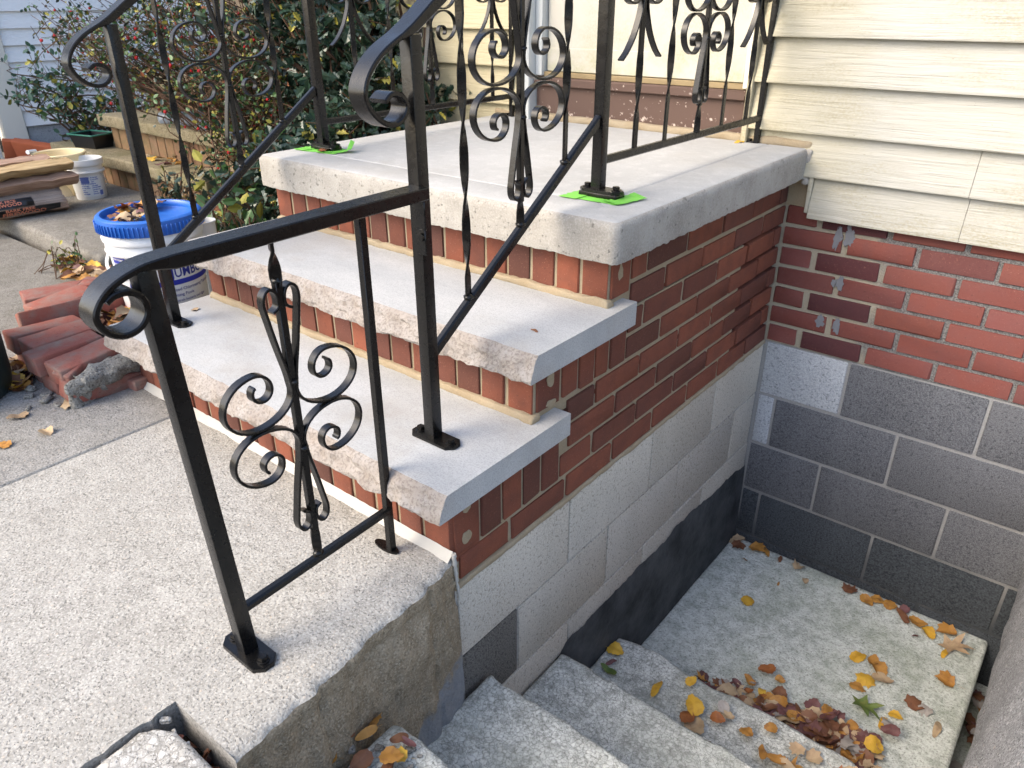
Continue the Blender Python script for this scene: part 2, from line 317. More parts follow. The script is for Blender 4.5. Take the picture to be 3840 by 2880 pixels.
def siding(name, base, warm_lit, dirt, warm_lit_x=None, damt=.5):
    m = Mt(name, .55, .4)
    g = m.noise(26, 4, .55, m.vec(m.pos, (.16, 1, 3.2)), .9); g2 = m.noise(70, 3, .5, m.vec(m.pos, (.1, 1, 3.4)), .4)
    c = base
    if warm_lit_x: c = m.mix(m.ramp(m.math('ADD', m.xyz(0), m.math('MULTIPLY', m.noise(2.5, 3), .5)), (warm_lit_x[0], 1.), (warm_lit_x[1], 0.)), base, warm_lit)  # warm light from the left painted into the board colour, fading along x
    d = m.noise(3.6, 6, .7, m.vec(m.pos, (.5, 1, 1.6))); d2 = m.noise(220, 2, .6, m.vec(m.pos, (.5, 1, 1)))
    f = m.math('MULTIPLY', m.ramp(d, (.46, 0.), (.70, 1.)), m.ramp(d2, (.38, .25), (.62, 1.)))
    c = m.mix(m.math('MULTIPLY', f, damt), c, dirt); c = m.mix(m.math('MULTIPLY', m.ramp(d2, (.72, 0.), (.76, 1.)), .45), c, tuple(q*.5 for q in dirt))
    m.col(c).bump(g, .75, .005); m.bump(g2, .3, .002); return m.m
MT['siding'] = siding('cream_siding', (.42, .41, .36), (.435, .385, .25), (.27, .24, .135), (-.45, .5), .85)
MT['nsiding'] = siding('pale_siding', (.88, .88, .86), (.6, .6, .6), (.6, .6, .57), None, .2)
def plain(name, c, r=.5, sp=.4, var=.12, sc=8, bs=0, bd=.001, bsc=150):
    m = Mt(name, r, sp); n = m.noise(sc, 4, .6); m.col(m.mix(n, tuple(q*(1-var) for q in c), tuple(min(1, q*(1+var)) for q in c)))
    if bs: m.bump(m.noise(bsc, 3, .6), bs, bd)
    return m.m
m = Mt('black_paint', .3, .36)          # glossy black paint over old iron: dents, runs, scuffs
n = m.noise(70, 4, .6); k = m.noise(12, 3); m.col(m.mix(k, (.003, .003, .0033), (.006, .0058, .0055))); m.rgh(m.ramp(m.noise(34, 4, .6), (.3, .2), (.75, .36))); m.bump(n, .16, .0022); m.bump(m.noise(230, 2, .5), .12, .0009); MT['iron'] = m.m
MT['tape'] = plain('green_tape', (.17, .50, .07), .6, .3, .08, 30, .3, .001, 60)
MT['white'] = plain('white_plastic', (.74, .76, .77), .38, .5, .05)
MT['pail'] = plain('pail_plastic', (.70, .70, .68), .45, .5, .12, 14)
MT['cream'] = plain('cream_plastic', (.84, .69, .40), .4, .5, .06)
MT['blue'] = plain('blue_plastic', (.018, .12, .47), .35, .5, .12)
MT['ink'] = plain('blue_ink', (.02, .03, .24), .5, .4, .02)
MT['band'] = plain('blue_band', (.02, .035, .36), .5, .4, .02)
MT['inkl'] = plain('pale_blue_ink', (.14, .19, .48), .5, .3, .25, 60)
MT['blackp'] = plain('black_film', (.012, .012, .013), .3, .5, .3, 30, .5, .003, 40)
MT['orange'] = plain('orange_ink', (.62, .22, .13), .5, .4, .05); MT['whiteink'] = plain('white_ink', (.72, .72, .70), .5, .3, .05)
MT['bin'] = plain('dark_green_plastic', (.010, .022, .022), .42, .5, .2, 9, .15, .001)
MT['tray'] = plain('black_plastic', (.010, .010, .011), .35, .5, .2); MT['rim'] = plain('green_rim', (.03, .16, .11), .4, .5, .15)
MT['caulk'] = plain('white_caulk', (.40, .39, .36), .55, .35, .12, 30)
MT['terra'] = plain('terracotta', (.40, .105, .045), .85, .3, .25, 12, .5, .003)
MT['trim'] = plain('cream_trim', (.72, .69, .60), .5, .4, .08, 5); MT['greytrim'] = plain('grey_aluminium_trim', (.50, .52, .51), .45, .5, .08, 6)
m = Mt('weathered_door', .6, .35); n = m.noise(4, 5, .65); k = m.noise(150, 3, .6)
c = m.mix(m.math('MULTIPLY', m.ramp(n, (.42, 0.), (.72, 1.)), m.ramp(k, (.38, .2), (.62, 1.))), (.50, .475, .405), (.33, .32, .22)); zz = m.ramp(m.xyz(2), (.80, 1.), (.97, 0.))
c = m.mix(m.math('MULTIPLY', zz, m.math('MULTIPLY', m.ramp(m.noise(16, 4, .7), (.42, 0.), (.7, 1.)), .5)), c, (.36, .36, .16)); m.col(c).bump(k, .3, .001); MT['door'] = m.m
m = Mt('brown_paint_peeling', .75, .3); n = m.noise(58, 4, .7); z = m.ramp(m.xyz(2), (.64, .12), (.72, .0)); f = m.ramp(m.math('ADD', n, z), (.655, 0.), (.68, 1.))
m.col(m.mix(f, (.105, .066, .052), (.52, .43, .37))).bump(m.math('SUBTRACT', 1., f), .6, .001); MT['brown'] = m.m
MT['gold'] = plain('aged_brass_sill', (.27, .20, .10), .5, .5, .3, 20)
def wood(name, a, b):
    m = Mt(name, .85, .25); v = m.vec(m.local(), (.35, 7, 7)); n = m.noise(9, 5, .65, v, .6); k = m.noise(40, 3, .6, v)
    m.col(m.mix(m.ramp(n, (.3, 0.), (.72, 1.)), a, b)).bump(n, .7, .006); m.bump(k, .5, .002); return m.m
MT['wood1'] = wood('pale_firewood', (.22, .13, .05), (.62, .47, .27)); MT['wood2'] = wood('pink_firewood', (.17, .095, .06), (.50, .34, .25)); MT['fence'] = wood('old_boards', (.16, .12, .08), (.30, .24, .17))
m = Mt('clear_film', .25, .5); m.col((.55, .50, .45)); m.b.inputs['Alpha'].default_value = .35; MT['film'] = m.m
def leafm(name, c1, c2, c3, sp=.3, tr=.25, rg=.55):
    m = Mt(name, rg, sp); n = m.noise(60, 4, .6); r = m.rand(); k = m.noise(9, 2)
    c = m.mix(m.ramp(k, (.35, 0.), (.65, 1.)), c1, c2); m.col(m.mix(m.math('MULTIPLY', m.ramp(n, (.5, 0.), (.7, 1.)), .6), c, c3)); m.bump(n, .5, .002)
    return m.m
MT['ly'] = leafm('yellow_leaf', (.50, .28, .025), (.58, .36, .05), (.34, .16, .03)); MT['lo'] = leafm('ochre_leaf', (.33, .155, .035), (.42, .215, .05), (.19, .08, .03))
MT['lb'] = leafm('brown_leaf', (.15, .065, .035), (.20, .09, .045), (.09, .04, .028)); MT['lp'] = leafm('purple_brown_leaf', (.12, .05, .045), (.16, .075, .075), (.06, .028, .026))
MT['lt'] = leafm('tan_leaf', (.36, .25, .15), (.44, .33, .20), (.24, .16, .10)); MT['lg'] = leafm('green_leaf', (.07, .13, .035), (.13, .17, .04), (.20, .18, .05)); MT['lgr'] = leafm('grey_leaf', (.30, .27, .24), (.36, .33, .30), (.20, .17, .15))
MT['lorr'] = leafm('rust_leaf', (.24, .085, .03), (.30, .11, .035), (.15, .05, .02))
MT['holly1'] = leafm('holly_leaf_dark', (.018, .042, .026), (.028, .058, .032), (.04, .07, .04), .5, 0, .28); MT['holly2'] = leafm('holly_leaf_grey', (.045, .075, .05), (.06, .09, .065), (.09, .12, .09), .5, 0, .32)
MT['hy'] = leafm('yellow_green_leaf', (.26, .24, .035), (.36, .31, .06), (.15, .17, .03)); MT['gm'] = leafm('mid_green_leaf', (.055, .12, .035), (.085, .16, .05), (.04, .08, .03), .4, 0, .4); MT['gr'] = leafm('reddish_leaf', (.24, .07, .03), (.34, .15, .05), (.16, .05, .03)); MT['gb'] = leafm('blue_green_leaf', (.05, .115, .075), (.085, .16, .11), (.04, .08, .05), .4, 0, .4)
MT['twig'] = plain('twig_bark', (.10, .058, .036), .85, .2, .3, 40); MT['berry'] = plain('red_berry', (.42, .012, .012), .25, .5, .1)
m = Mt('soil', .95, .15); n = m.noise(40, 5, .7); m.col(m.mix(m.ramp(n, (.3, 0.), (.7, 1.)), (.035, .024, .016), (.12, .085, .055))).bump(n, .9, .012); MT['soil'] = m.m
MT['foil'] = plain('grey_plastic_sheet', (.20, .23, .27), .3, .5, .5, 20); MT['pinkbag'] = plain('pink_plastic', (.62, .47, .42), .4, .4, .1)
MT['dark'] = plain('dark_void', (.01, .009, .008), .9, .1)

# ================================================================== SETTING
ZS, Z1, Z1B, Z2, Z2B, ZT, ZB = .082, .268, .215, .443, .387, .6485, .558
R1, R2, R3 = -1.5815, -1.321, -1.054
XL = -1.205
def sheet(rects, z):
    V, F = [], []
    for (x0, y0, x1, y1) in rects:
        b = len(V); V += [(x0, y0, z), (x1, y0, z), (x1, y1, z), (x0, y1, z)]; F.append((b, b+1, b+2, b+3))
    return mesh(V, F)
obj('ground', sheet([(-150, -150, -.06, 150), (-.06, -150, 1.25, -2.7), (-.06, .3, 1.25, 150), (1.25, -150, 150, 150)], .0), MT['soil'], kind='structure')
# sidewalk: main slab with broken right edge above the stairwell, control joint cut at x = -.955
def edge_x(y): return .014 - .016*max(0, noise.noise(Vector((3, y*13, 7)))-.1) - .010*max(0, noise.noise(Vector((8, y*37, 2)))-.15) + .05*max(0, (-1.58-y))/.53*.9 + .009*noise.noise(Vector((0, y*8, 3))) + .0045*noise.noise(Vector((0, y*30, 1))) + .0022*noise.noise(Vector((0, y*90, 1)))
ys = [-1.578 - i*.0065 for i in range(81)]
def walk_sheet():
    V, F, MI = [], [], []
    prof = [(-.13, 0, 0), (-.09, 0, 0), (-.055, 0, 0), (-.025, .001, 0), (-.010, .004, 0), (-.002, .010, 0), (.0, .022, 1), (-.004, .05, 1), (-.002, .09, 1), (.004, .13, 1), (.002, .18, 1), (.006, .24, 1), (.008, .31, 1), (.010, .38, 1), (.012, .46, 1), (.012, .56, 1)]
    prof = prof[:6] + [tuple((1-t)*prof[i][q] + t*prof[i+1][q] for q in (0, 1)) + (1,) for i in range(6, 15) for t in (0, .33, .67)] + prof[15:]
    n = len(prof)
    for y in ys:
        ex = edge_x(y)
        for i, (dx, dz, _) in enumerate(prof):
            x = ex + dx if i > 0 else -.13
            if i in (1, 2): x = -.13 + (ex + .0)*(.35 if i == 1 else .65) + .13*(.35 if i == 1 else .65)
            a = 0 if i < 3 else (.15 if i < 6 else (.4 if i < 9 else 1))
            q = Vector((x*14, y*14, dz*14)); d = noise.noise(q)*.011*a + noise.noise(q*4)*.006*a + noise.noise(q*11)*.0035*a
            V.append((x + (d if i > 4 else d*.4), y, ZS - dz - (abs(d)*.5 if 3 <= i <= 6 else 0)))
    for j in range(len(ys)-1):
        for i in range(n-1): F.append((j*n+i, (j+1)*n+i, (j+1)*n+i+1, j*n+i+1)); MI.append(0 if i < 5 else 1)
    b = len(V); y1 = ys[-1]
    def quad(x0, y0, x1, yb, z=ZS):
        k = len(V); V.extend([(x0, y0, z), (x1, y0, z), (x1, yb, z), (x0, yb, z)]); F.append((k, k+1, k+2, k+3)); MI.append(0)
    quad(-.949, -2.105, -.13, -1.578); quad(-1.36, -2.105, -.961, -1.60); quad(-.949, -9, -.13, -2.105); None
    k2 = len(MI); quad(-3.2, -9, -.961, -2.105); quad(-1.9, -2.105, -1.36, -1.66); MI[1+(len(ys)-1)*(n-1)] = 2; MI[k2] = MI[k2+1] = 2
    # control joint groove
    k = len(V); V.extend([(-.961, -9, ZS), (-.955, -9, ZS-.009), (-.949, -9, ZS), (-.961, -1.578, ZS), (-.955, -1.578, ZS-.009), (-.949, -1.578, ZS)]); F.append((k, k+1, k+4, k+3)); F.append((k+1, k+2, k+5, k+4)); MI.extend([0, 0])
    # broken end above the stair: vertical face at y1 and at x=-.13
    k = len(V); pts = [(-.104 + .009*noise.noise(Vector((4, yy*40, 0))) + .004*noise.noise(Vector((4, yy*120, 0))), yy) for yy in [-2.74 + i*.012 for i in range(52)]] + [(-.104, y1), (-.085, y1), (-.06, y1), (edge_x(y1), y1)]
    q = len(pts); V.extend([(p[0], p[1], ZS) for p in pts] + [(p[0] - .012, p[1]+.006, -.3) for p in pts] + [(-.13, p[1], ZS) for p in pts[:-3]])
    for i in range(q-1): F.append((k+i, k+i+1, k+q+i+1, k+q+i)); MI.append(2)
    for i in range(q-4): F.append((k+2*q+i, k+i, k+i+1, k+2*q+i+1)); MI.append(0)
    k = len(V); V.extend([(-.13, -9, ZS), (-.104, -9, ZS), (pts[0][0], pts[0][1], ZS), (-.13, pts[0][1], ZS)]); F.append((k, k+1, k+2, k+3)); MI.append(0)
    me = mesh(V, F, 45, MI); return me
walk = obj('sidewalk', walk_sheet(), [MT['walk'], MT['oldwall'], MT['walk2']], kind='structure')
obj('alley_pavement', sheet([(-12, -9, -3.2, -1.2), (-3.2, -2.105, -1.9, -1.2), (-1.9, -1.66, -1.36, -1.2), (-2.5, -1.2, -1.2, -.55)], .066), MT['alley'], kind='structure')
def wavy(lo, hi, n, amp, sc, seed, bev=.012): return rough(grid_box(lo, hi, n, bev), amp, sc, seed)
obj('path', wavy((-5.4, -1.16, .0), (-2.34, -.45, .125), .12, .012, 5, 3.3, .02), MT['alley'], kind='structure')
obj('garden_bed', wavy((-5.2, -.45, -.02), (-1.22, 2.5, .10), .2, .03, 4, 9.1, .02), MT['soil'], kind='structure')

# ================================================================== STOOP
stoop = empty('stoop', (0, -.8, 0)); stoop.location = (0, 0, 0)
tag(stoop, 'brick stoop with stone treads and grey concrete platform in front of the door', 'steps')
def tread(x0, x1, yf, yb, zt, zb, seed):
    V, F, MI = [], [], []; nx = 190; nz = 8
    th = zt - zb
    for i in range(nx+1):
        x = x0 + (x1-x0)*i/nx; e = min(1, min(i, nx-i)/5)
        for j in range(nz+1):
            u = j/nz; q = Vector((x*16 + seed, u*2.2, seed))
            d = noise.noise(q)*.010 + noise.noise(q*2.7)*.006 + noise.noise(Vector((x*120+seed, u*9, 1)))*.0028
            y = yf - .026*(u**.75) - (d + .003)*min(1, u*3 + .25)*(.35+.65*e)
            z = zt - th*u + (noise.noise(q*3)*.0022 if 0 < j < nz else 0) - (.003 if j == 0 else 0)*0
            if j == nz: y += .004; z += .004*noise.noise(Vector((x*50, seed, 0)))
            V.append((x, y, z))
    w_ = nz+1
    for i in range(nx):
        for j in range(nz): F.append((i*w_+j, i*w_+j+1, (i+1)*w_+j+1, (i+1)*w_+j)); MI.append(1)
    b = len(V)
    V += [(x0 + (x1-x0)*i/nx, yb, zt) for i in range(nx+1)]; tb = len(V); V += [V[i*w_] for i in range(nx+1)]
    for i in range(nx): F.append((tb+i, tb+i+1, b+i+1, b+i)); MI.append(0)
    c = len(V)
    V += [(x0 + (x1-x0)*i/nx, yb, zb) for i in range(nx+1)]
    for i in range(nx): F.append((i*w_+nz, c+i, c+i+1, (i+1)*w_+nz)); MI.append(0)
    F.append(tuple([j for j in range(nz, -1, -1)] + [b, c])); MI.append(0)
    F.append(tuple([nx*w_+j for j in range(nz+1)] + [c+nx, b+nx])); MI.append(0)
    for i in range(nx): F.append((b+i, b+i+1, c+i+1, c+i)); MI.append(0)
    return mesh(V, F, 38, MI)
obj('tread', tread(-1.222, .038, -1.622, -1.24, Z1, Z1B, 3.1), [MT['stone'], MT['rock']], stoop)
obj('tread', tread(-1.222, .034, -1.352, -.983, Z2, Z2B, 11.7), [MT['stone'], MT['rock']], stoop)
# platform slab: rounded arrises, ragged lower lip, trowelled border line
def slab():
    def path(d, n=6, k=120):
        x0, x1, y0, y1 = XL+d, .0446-d, -1.104+d, -.014; r = max(.022-d, .0008)
        P = [(x0, y1 + (y0+r-y1)*i/40) for i in range(40)]
        P += [(x0 + r - r*cos(a), y0 + r - r*sin(a)) for a in [pi/2*i/n for i in range(n)]]
        P += [(x0 + r + (x1-r-x0-r)*i/k, y0) for i in range(k)]
        P += [(x1 - r + r*sin(a), y0 + r - r*cos(a)) for a in [pi/2*i/n for i in range(n)]]
        return P + [(x1, y0 + r + (y1-y0-r)*i/k) for i in range(k+1)]
    rows = [(.135, 0), (.129, -.002), (.123, 0), (.016, -.0006), (.009, -.0025), (.004, -.006), (.001, -.012), (.0, -.020), (.0, -.045), (.0, -.068), (.0, -.084), (.0008, -.0895), (.004, -.0905), (.045, -.0905)]
    V, F = [], []; n = len(path(0))
    for (d, dz) in rows:
        for (x, y) in path(d):
            z = ZT + dz
            if dz < -.086: z += .0025*noise.noise(Vector((x*28, y*28, 4))) + .0035*noise.noise(Vector((x*110, y*110, 8)))
            if dz < -.005: x += .0012*noise.noise(Vector((x*40, y*40, z*40))); y += .0012*noise.noise(Vector((x*40+9, y*40, z*40)))
            V.append((x, y, z))
    for j in range(len(rows)-1):
        for i in range(n-1): F.append((j*n+i, (j+1)*n+i, (j+1)*n+i+1, j*n+i+1))
    k = len(V); V += [(XL+.135, -.014, ZT), (.0446-.135, -.014, ZT), (.0446-.135, -1.104+.135, ZT), (XL+.135, -1.104+.135, ZT)]; F.append((k+3, k+2, k+1, k))
    F.append(tuple(range((len(rows)-1)*n, len(rows)*n))[::-1])
    mi = [0 if j < 4 else 1 for j in range(len(rows)-1) for i in range(n-1)] + [0, 1]
    return mesh(V, F, 30, mi)
obj('platform_slab', slab(), [MT['slab'], MT['slabside']], stoop)
obj('wall_fillet', xform(rough(grid_box((-1.2, -.02, ZT-.004), (.052, .012, ZT+.022), .03, .008), .006, 20, 2), Matrix()), MT['tan'], stoop)
obj('wall_fillet', rough(grid_box((.038, -.026, ZB-.02), (.058, .0, ZT-.004), .012, .006), .006, 40, 5), MT['slabside'], stoop)
# mortar cores, recessed 5 mm behind brick faces
core = join([box((-1.20, -1.049, Z2-.02), (-.005, -.004, ZB+.02)), box((-1.20, -1.316, Z1-.02), (-.0052, -.3, Z2B+.02)), box((-1.20, -1.5765, -.002), (-.0054, -.3, Z1B+.02))])
obj('mortar', core, MT['tan'], stoop)
BM = {}
def brick_me(l, h, d, mat, v, bev=.0035, jit=.0013):
    k = (round(l, 3), round(h, 3), d, mat, v)
    if k not in BM:
        r = random.Random(hash(k[:3]) % 1000 + v*17); me = box((-l/2, 0, -h/2), (l/2, d, h/2), bev, 2, jit, r); me.materials.append(MT[mat]); BM[k] = me
    return BM[k]
def lay(parent, face, u0, u1, z0, z1, mat='brick', off=0., d=.05, name='brick', bev=.0035, jit=.0013):
    """face 'F' looks to -y at y=off, 'S' looks to +x at x=off"""
    l, h = u1-u0, z1-z0; o = bpy.data.objects.new(name, brick_me(l, h, d, mat, random.randint(0, 3), bev, jit)); link(o, parent); e = random.uniform(-.0015, .0015)
    if face == 'F': o.location = ((u0+u1)/2, off + e, (z0+z1)/2)
    else: o.location = (off + e, (u0+u1)/2, (z0+z1)/2); o.rotation_euler = (0, 0, pi/2)
    return o
J = .010; C = .0677; B = .2032
# front soldiers
for (y, za, zb) in ((R1, .05, Z1B), (R2, Z1+.014, Z2B), (R3, Z2+.014, ZB+.006)):
    k = 17; p = 1.195/k
    for i in range(k):
        x0 = -1.20 + i*p
        lay(stoop, 'F', x0 + (0 if i == 0 else J/2+random.uniform(-.001, .001)), x0+p - (.0 if i == k-1 else J/2), za, zb, off=y, d=.09)
    if y != R1: obj('mortar_bed', rough(grid_box((-1.20, y-.010, za-.018), (.006, y+.02, za+.002), .02, .005), .006, 45, y), MT['tan'], stoop)
# side: corner and soldier stretches (the front corner bricks show their ends here)
def side(y0, y1, z0, z1, **k): lay(stoop, 'S', y0, y1, z0, z1, off=0., d=.09, **k)
yb = [-1.5715, -1.494, -1.424, -1.355, -1.289, -1.22]
for i in range(5): side(yb[i]+(J/2 if i else .093-.09), yb[i+1]-J/2, C+.006, Z1B)
yb = [-1.311, -1.223, -1.158, -1.092, -1.030, -.957]
for i in range(5): side(yb[i]+(J/2 if i else .003), yb[i+1]-J/2, Z1+.014 if yb[i] < -1.2 else .278, Z2B)
side(-1.041, -.966, Z2+.014, ZB)
for k in range(8):
    j0 = -.178 if k % 2 == 0 else -.070; js = [-.006] + [j0 - i*B for i in range(9)]
    lim = R1+.02 if k == 0 else (-1.22 if k < 3 else (-1.20 if k == 3 else (-.957 if k < 6 else -.957)))
    for a, b in zip(js, js[1:]):
        y1, y0 = a - .0062, max(b + .0062, lim + J/2)
        if y1 - y0 > .02: side(y0-.0, y1, k*C + .0070, (k+1)*C - .0052)
side(R1+.003, -1.4025, .0057, C-.004) if False else None
# foundation blocks on the stairwell side
obj('block_mortar', box((-.30, -1.572, -1.05), (-.0045, -.002, -.0025)), MT['cmortar'], stoop)
for k, js in enumerate(([-.004, -.374, -.774, -1.172, -1.570], [-.004, -.181, -.585, -.983, -1.372, -1.570], [-.004, -.378, -.768, -1.158, -1.570], [-.004, -.181, -.585, -.983, -1.372])):
    for i, (a, b) in enumerate(zip(js, js[1:])):
        mat = 'cmuo' if (k == 1 and i == 4) else 'cmu'
        lay(stoop, 'S', b+.003, a-.003, -(k+1)*B+.0035, -k*B-.0025-(.006 if k == 0 else 0), mat, off=0., d=.09, name='block', bev=.003, jit=.0008)
obj('mortar_bed', rough(grid_box((-.03, -1.575, -.010), (.0035, -.003, .005), .02, .004), .004, 40, 8), MT['tan'], stoop)
# filled core holes: tan mortar daubs on the end bricks
def daub(y, z, ry, rz, seed, x=.0):
    P = [(ry*(1+.35*noise.noise(Vector((cos(a)*1.4+seed, sin(a)*1.4, seed))))*cos(a), rz*(1+.35*noise.noise(Vector((cos(a)*1.4+seed, sin(a)*1.4, seed))))*sin(a)) for a in [2*pi*i/26 for i in range(26)]]
    me = prism(P, 0, .0018, .0006); xform(me, Matrix.Translation((x, y, z)) @ Matrix.Rotation(pi/2, 4, 'Z') @ Matrix.Rotation(pi/2, 4, 'X')); obj('mortar_daub', me, MT['tan'], stoop)
daub(-1.008, .512, .011, .019, 1.3); daub(-1.264, .347, .014, .016, 4.1); daub(-1.262, .290, .018, .009, 6.6); daub(-1.535, .178, .013, .014, 2.2); daub(-1.535, .105, .013, .015, 9.4)
# white caulk along the foot of the lowest riser and down the corner
P = [(-1.19 + 1.197*i/70, R1-.008+.003*noise.noise(Vector((i*.3, 0, 0))), ZS+.006+.004*noise.noise(Vector((i*.5, 4, 0)))) for i in range(71)]
V, F = [], []
for i in range(141):
    x = -1.195 + 1.201*i/140; a = .017 + .004*noise.noise(Vector((x*14, 1, 0))) + .0015*noise.noise(Vector((x*70, 1, 0))); b = .016 + .005*noise.noise(Vector((x*11, 5, 0))) + .0015*noise.noise(Vector((x*60, 5, 0)))
    V += [(x, R1-.001, ZS+a), (x, R1-.001-b*.45, ZS+a*.42), (x, R1-.001-b, ZS-.001), (x, R1+.004, ZS-.004)]
for i in range(140):
    for j in range(4): F.append((i*4+j, i*4+(j+1) % 4, (i+1)*4+(j+1) % 4, (i+1)*4+j))
obj('caulk', mesh(V, F, 70), MT['caulk'], stoop)
P = [(.008+.003*noise.noise(Vector((i*.8, 1, 0))), -1.584+.0006*i, .096-.0065*i) for i in range(20)]
obj('caulk', tube([(P, [.0055 + .0025*noise.noise(Vector((i*.9, 3, 2))) - .0002*i for i in range(20)])], 8), MT['caulk'], stoop)
# dark parge coat at the foot of the stairwell side
V, F = [], []; n = 130
for i in range(n+1):
    y = -1.345*i/n - .001; top = -.475 + .035*noise.noise(Vector((y*5, 1, 0))) + .010*noise.noise(Vector((y*17, 5, 0))) + .006*noise.noise(Vector((y*55, 5, 0))) + (-.035 if y > -.35 else 0)*(1+y/.35) - (.09*max(0, -y-1.16)/.18)
    V += [(.0015, y, top), (.003+.001*noise.noise(Vector((y*8, 2, 0))), y, top-.02)]
    for j in range(1, 7): z = top-.014 + (-1.0-top)*j/6; V.append((.004 + .003*j/6 + .002*noise.noise(Vector((y*7, z*7, 2))), y, z))
for i in range(n):
    for j in range(7): F.append((i*8+j, i*8+j+1, (i+1)*8+j+1, (i+1)*8+j))
obj('parge_coat', mesh(V, F, 50), MT['parge'], stoop, label='dark slate coloured parge coat along the foot of the block wall')

# ================================================================== HOUSE
house = empty('house'); tag(house, 'house with cream lap siding over red brick and dark painted block foundation', 'house')
obj('core', join([box((-1.86, .095, .40), (3.2, 4.2, 3.2)), box((-1.80, .10, -1.25), (3.2, 4.1, .41))]), MT['dark'], house)
obj('mortar', box((-.02, .0055, .0), (3.2, .11, .47)), MT['hmortar'], house); obj('mortar', box((-.02, .004, .468), (.10, .10, .70)), MT['tan'], house)
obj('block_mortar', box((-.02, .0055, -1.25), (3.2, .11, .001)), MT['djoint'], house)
for k in range(7):
    j0 = .1095 if k % 2 == 0 else .196; js = [.003] + [j0 + i*.2085 for i in range(12)]
    for i, (a, b) in enumerate(zip(js, js[1:])):
        wide = .009 if a < .35 else .0055
        lay(house, 'F', a + (wide if i else .002), b - wide, k*C + .0065, (k+1)*C - .0055, 'hbrickd' if (i == 1 and k % 2 == 0) else 'hbrick', off=0., d=.06, bev=.004 if a < .35 else .0025, jit=.0018 if a < .35 else .001)
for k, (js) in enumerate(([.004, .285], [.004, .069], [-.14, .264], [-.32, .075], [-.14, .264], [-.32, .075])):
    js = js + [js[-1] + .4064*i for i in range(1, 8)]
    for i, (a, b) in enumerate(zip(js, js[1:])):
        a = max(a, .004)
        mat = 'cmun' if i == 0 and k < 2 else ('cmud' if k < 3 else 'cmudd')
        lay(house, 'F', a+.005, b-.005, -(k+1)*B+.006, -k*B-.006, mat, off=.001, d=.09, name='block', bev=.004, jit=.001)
# grey daubs of old caulk on the brick
def smear(x, z, rx, rz, seed):
    P = [(rx*(1+.5*noise.noise(Vector((cos(a)*1.6+seed, sin(a)*1.6, seed))))*cos(a), rz*(1+.5*noise.noise(Vector((cos(a)*1.6+seed, sin(a)*1.6, seed))))*sin(a)) for a in [2*pi*i/24 for i in range(24)]]; P = [(x_*(1+.3*random.uniform(-1, 1)), z_*(1+.3*random.uniform(-1, 1))) for x_, z_ in P]
    me = prism(P, 0, .0015); xform(me, Matrix.Translation((x, -.0005, z)) @ Matrix.Rotation(pi/2, 4, 'X')); obj('sealant_smear', me, MT['greysm'], house)
MT['greysm'] = plain('grey_sealant', (.17, .175, .19), .6, .4, .2, 60, .4, .002)
for q in ((.168, .112, .014, .018, 1), (.222, .112, .014, .024, 2.4), (.186, .250, .008, .012, 3.1), (.206, .252, .010, .022, 4.5), (.172, .392, .012, .030, 5.2), (.206, .400, .015, .032, 7.7)): smear(*q)
# lap siding: each board a wedge with its butt proud
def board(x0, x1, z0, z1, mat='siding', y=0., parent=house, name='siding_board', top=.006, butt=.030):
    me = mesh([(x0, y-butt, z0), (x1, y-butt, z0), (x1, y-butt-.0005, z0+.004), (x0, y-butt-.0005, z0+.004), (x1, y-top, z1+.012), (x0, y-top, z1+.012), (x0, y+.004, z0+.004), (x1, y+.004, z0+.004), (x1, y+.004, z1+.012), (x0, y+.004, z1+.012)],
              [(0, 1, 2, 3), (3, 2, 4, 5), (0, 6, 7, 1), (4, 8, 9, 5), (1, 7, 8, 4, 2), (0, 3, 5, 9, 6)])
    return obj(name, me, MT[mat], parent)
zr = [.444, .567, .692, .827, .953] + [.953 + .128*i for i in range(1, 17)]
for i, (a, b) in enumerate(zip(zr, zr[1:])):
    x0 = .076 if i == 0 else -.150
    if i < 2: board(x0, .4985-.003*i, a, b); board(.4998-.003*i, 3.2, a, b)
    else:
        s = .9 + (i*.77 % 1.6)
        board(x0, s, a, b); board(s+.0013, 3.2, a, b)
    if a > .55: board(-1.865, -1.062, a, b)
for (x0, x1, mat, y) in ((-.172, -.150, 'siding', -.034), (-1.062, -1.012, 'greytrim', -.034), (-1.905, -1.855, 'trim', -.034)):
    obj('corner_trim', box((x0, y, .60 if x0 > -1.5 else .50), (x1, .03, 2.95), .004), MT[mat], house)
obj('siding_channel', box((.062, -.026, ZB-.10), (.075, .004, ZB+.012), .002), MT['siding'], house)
door = obj('door', box((-.975, .028, .815), (-.205, .07, 2.75), .003), MT['door'], house)
for (x0, x1, z0, z1) in ((-.975, -.205, .815, .895), (-.975, -.215, 1.62, 1.72)): obj('door_rail', box((x0+.002, .0225, z0+.001), (x1-.002, .029, z1), .002), MT['door'], door)
obj('handle', box((-.28, -.02, 1.66), (-.25, .03, 1.70), .006), MT['greytrim'], door)
for (x0, x1, y) in ((-1.012, -.979, .0), (-.201, -.179, .004)): obj('door_jamb', box((x0, y, .80), (x1, .08, 2.8), .003), MT['greytrim' if x0 < -.5 else 'trim'], house)
obj('door_sill', box((-1.01, .012, .796), (-.18, .06, .814), .002), MT['gold'], house)
obj('threshold', box((-1.01, -.012, .766), (-.18, .07, .7955), .004), MT['brown'], house)
obj('kick_board', box((-1.008, .006, .60), (-.182, .05, .7655), .003), MT['brown'], house)

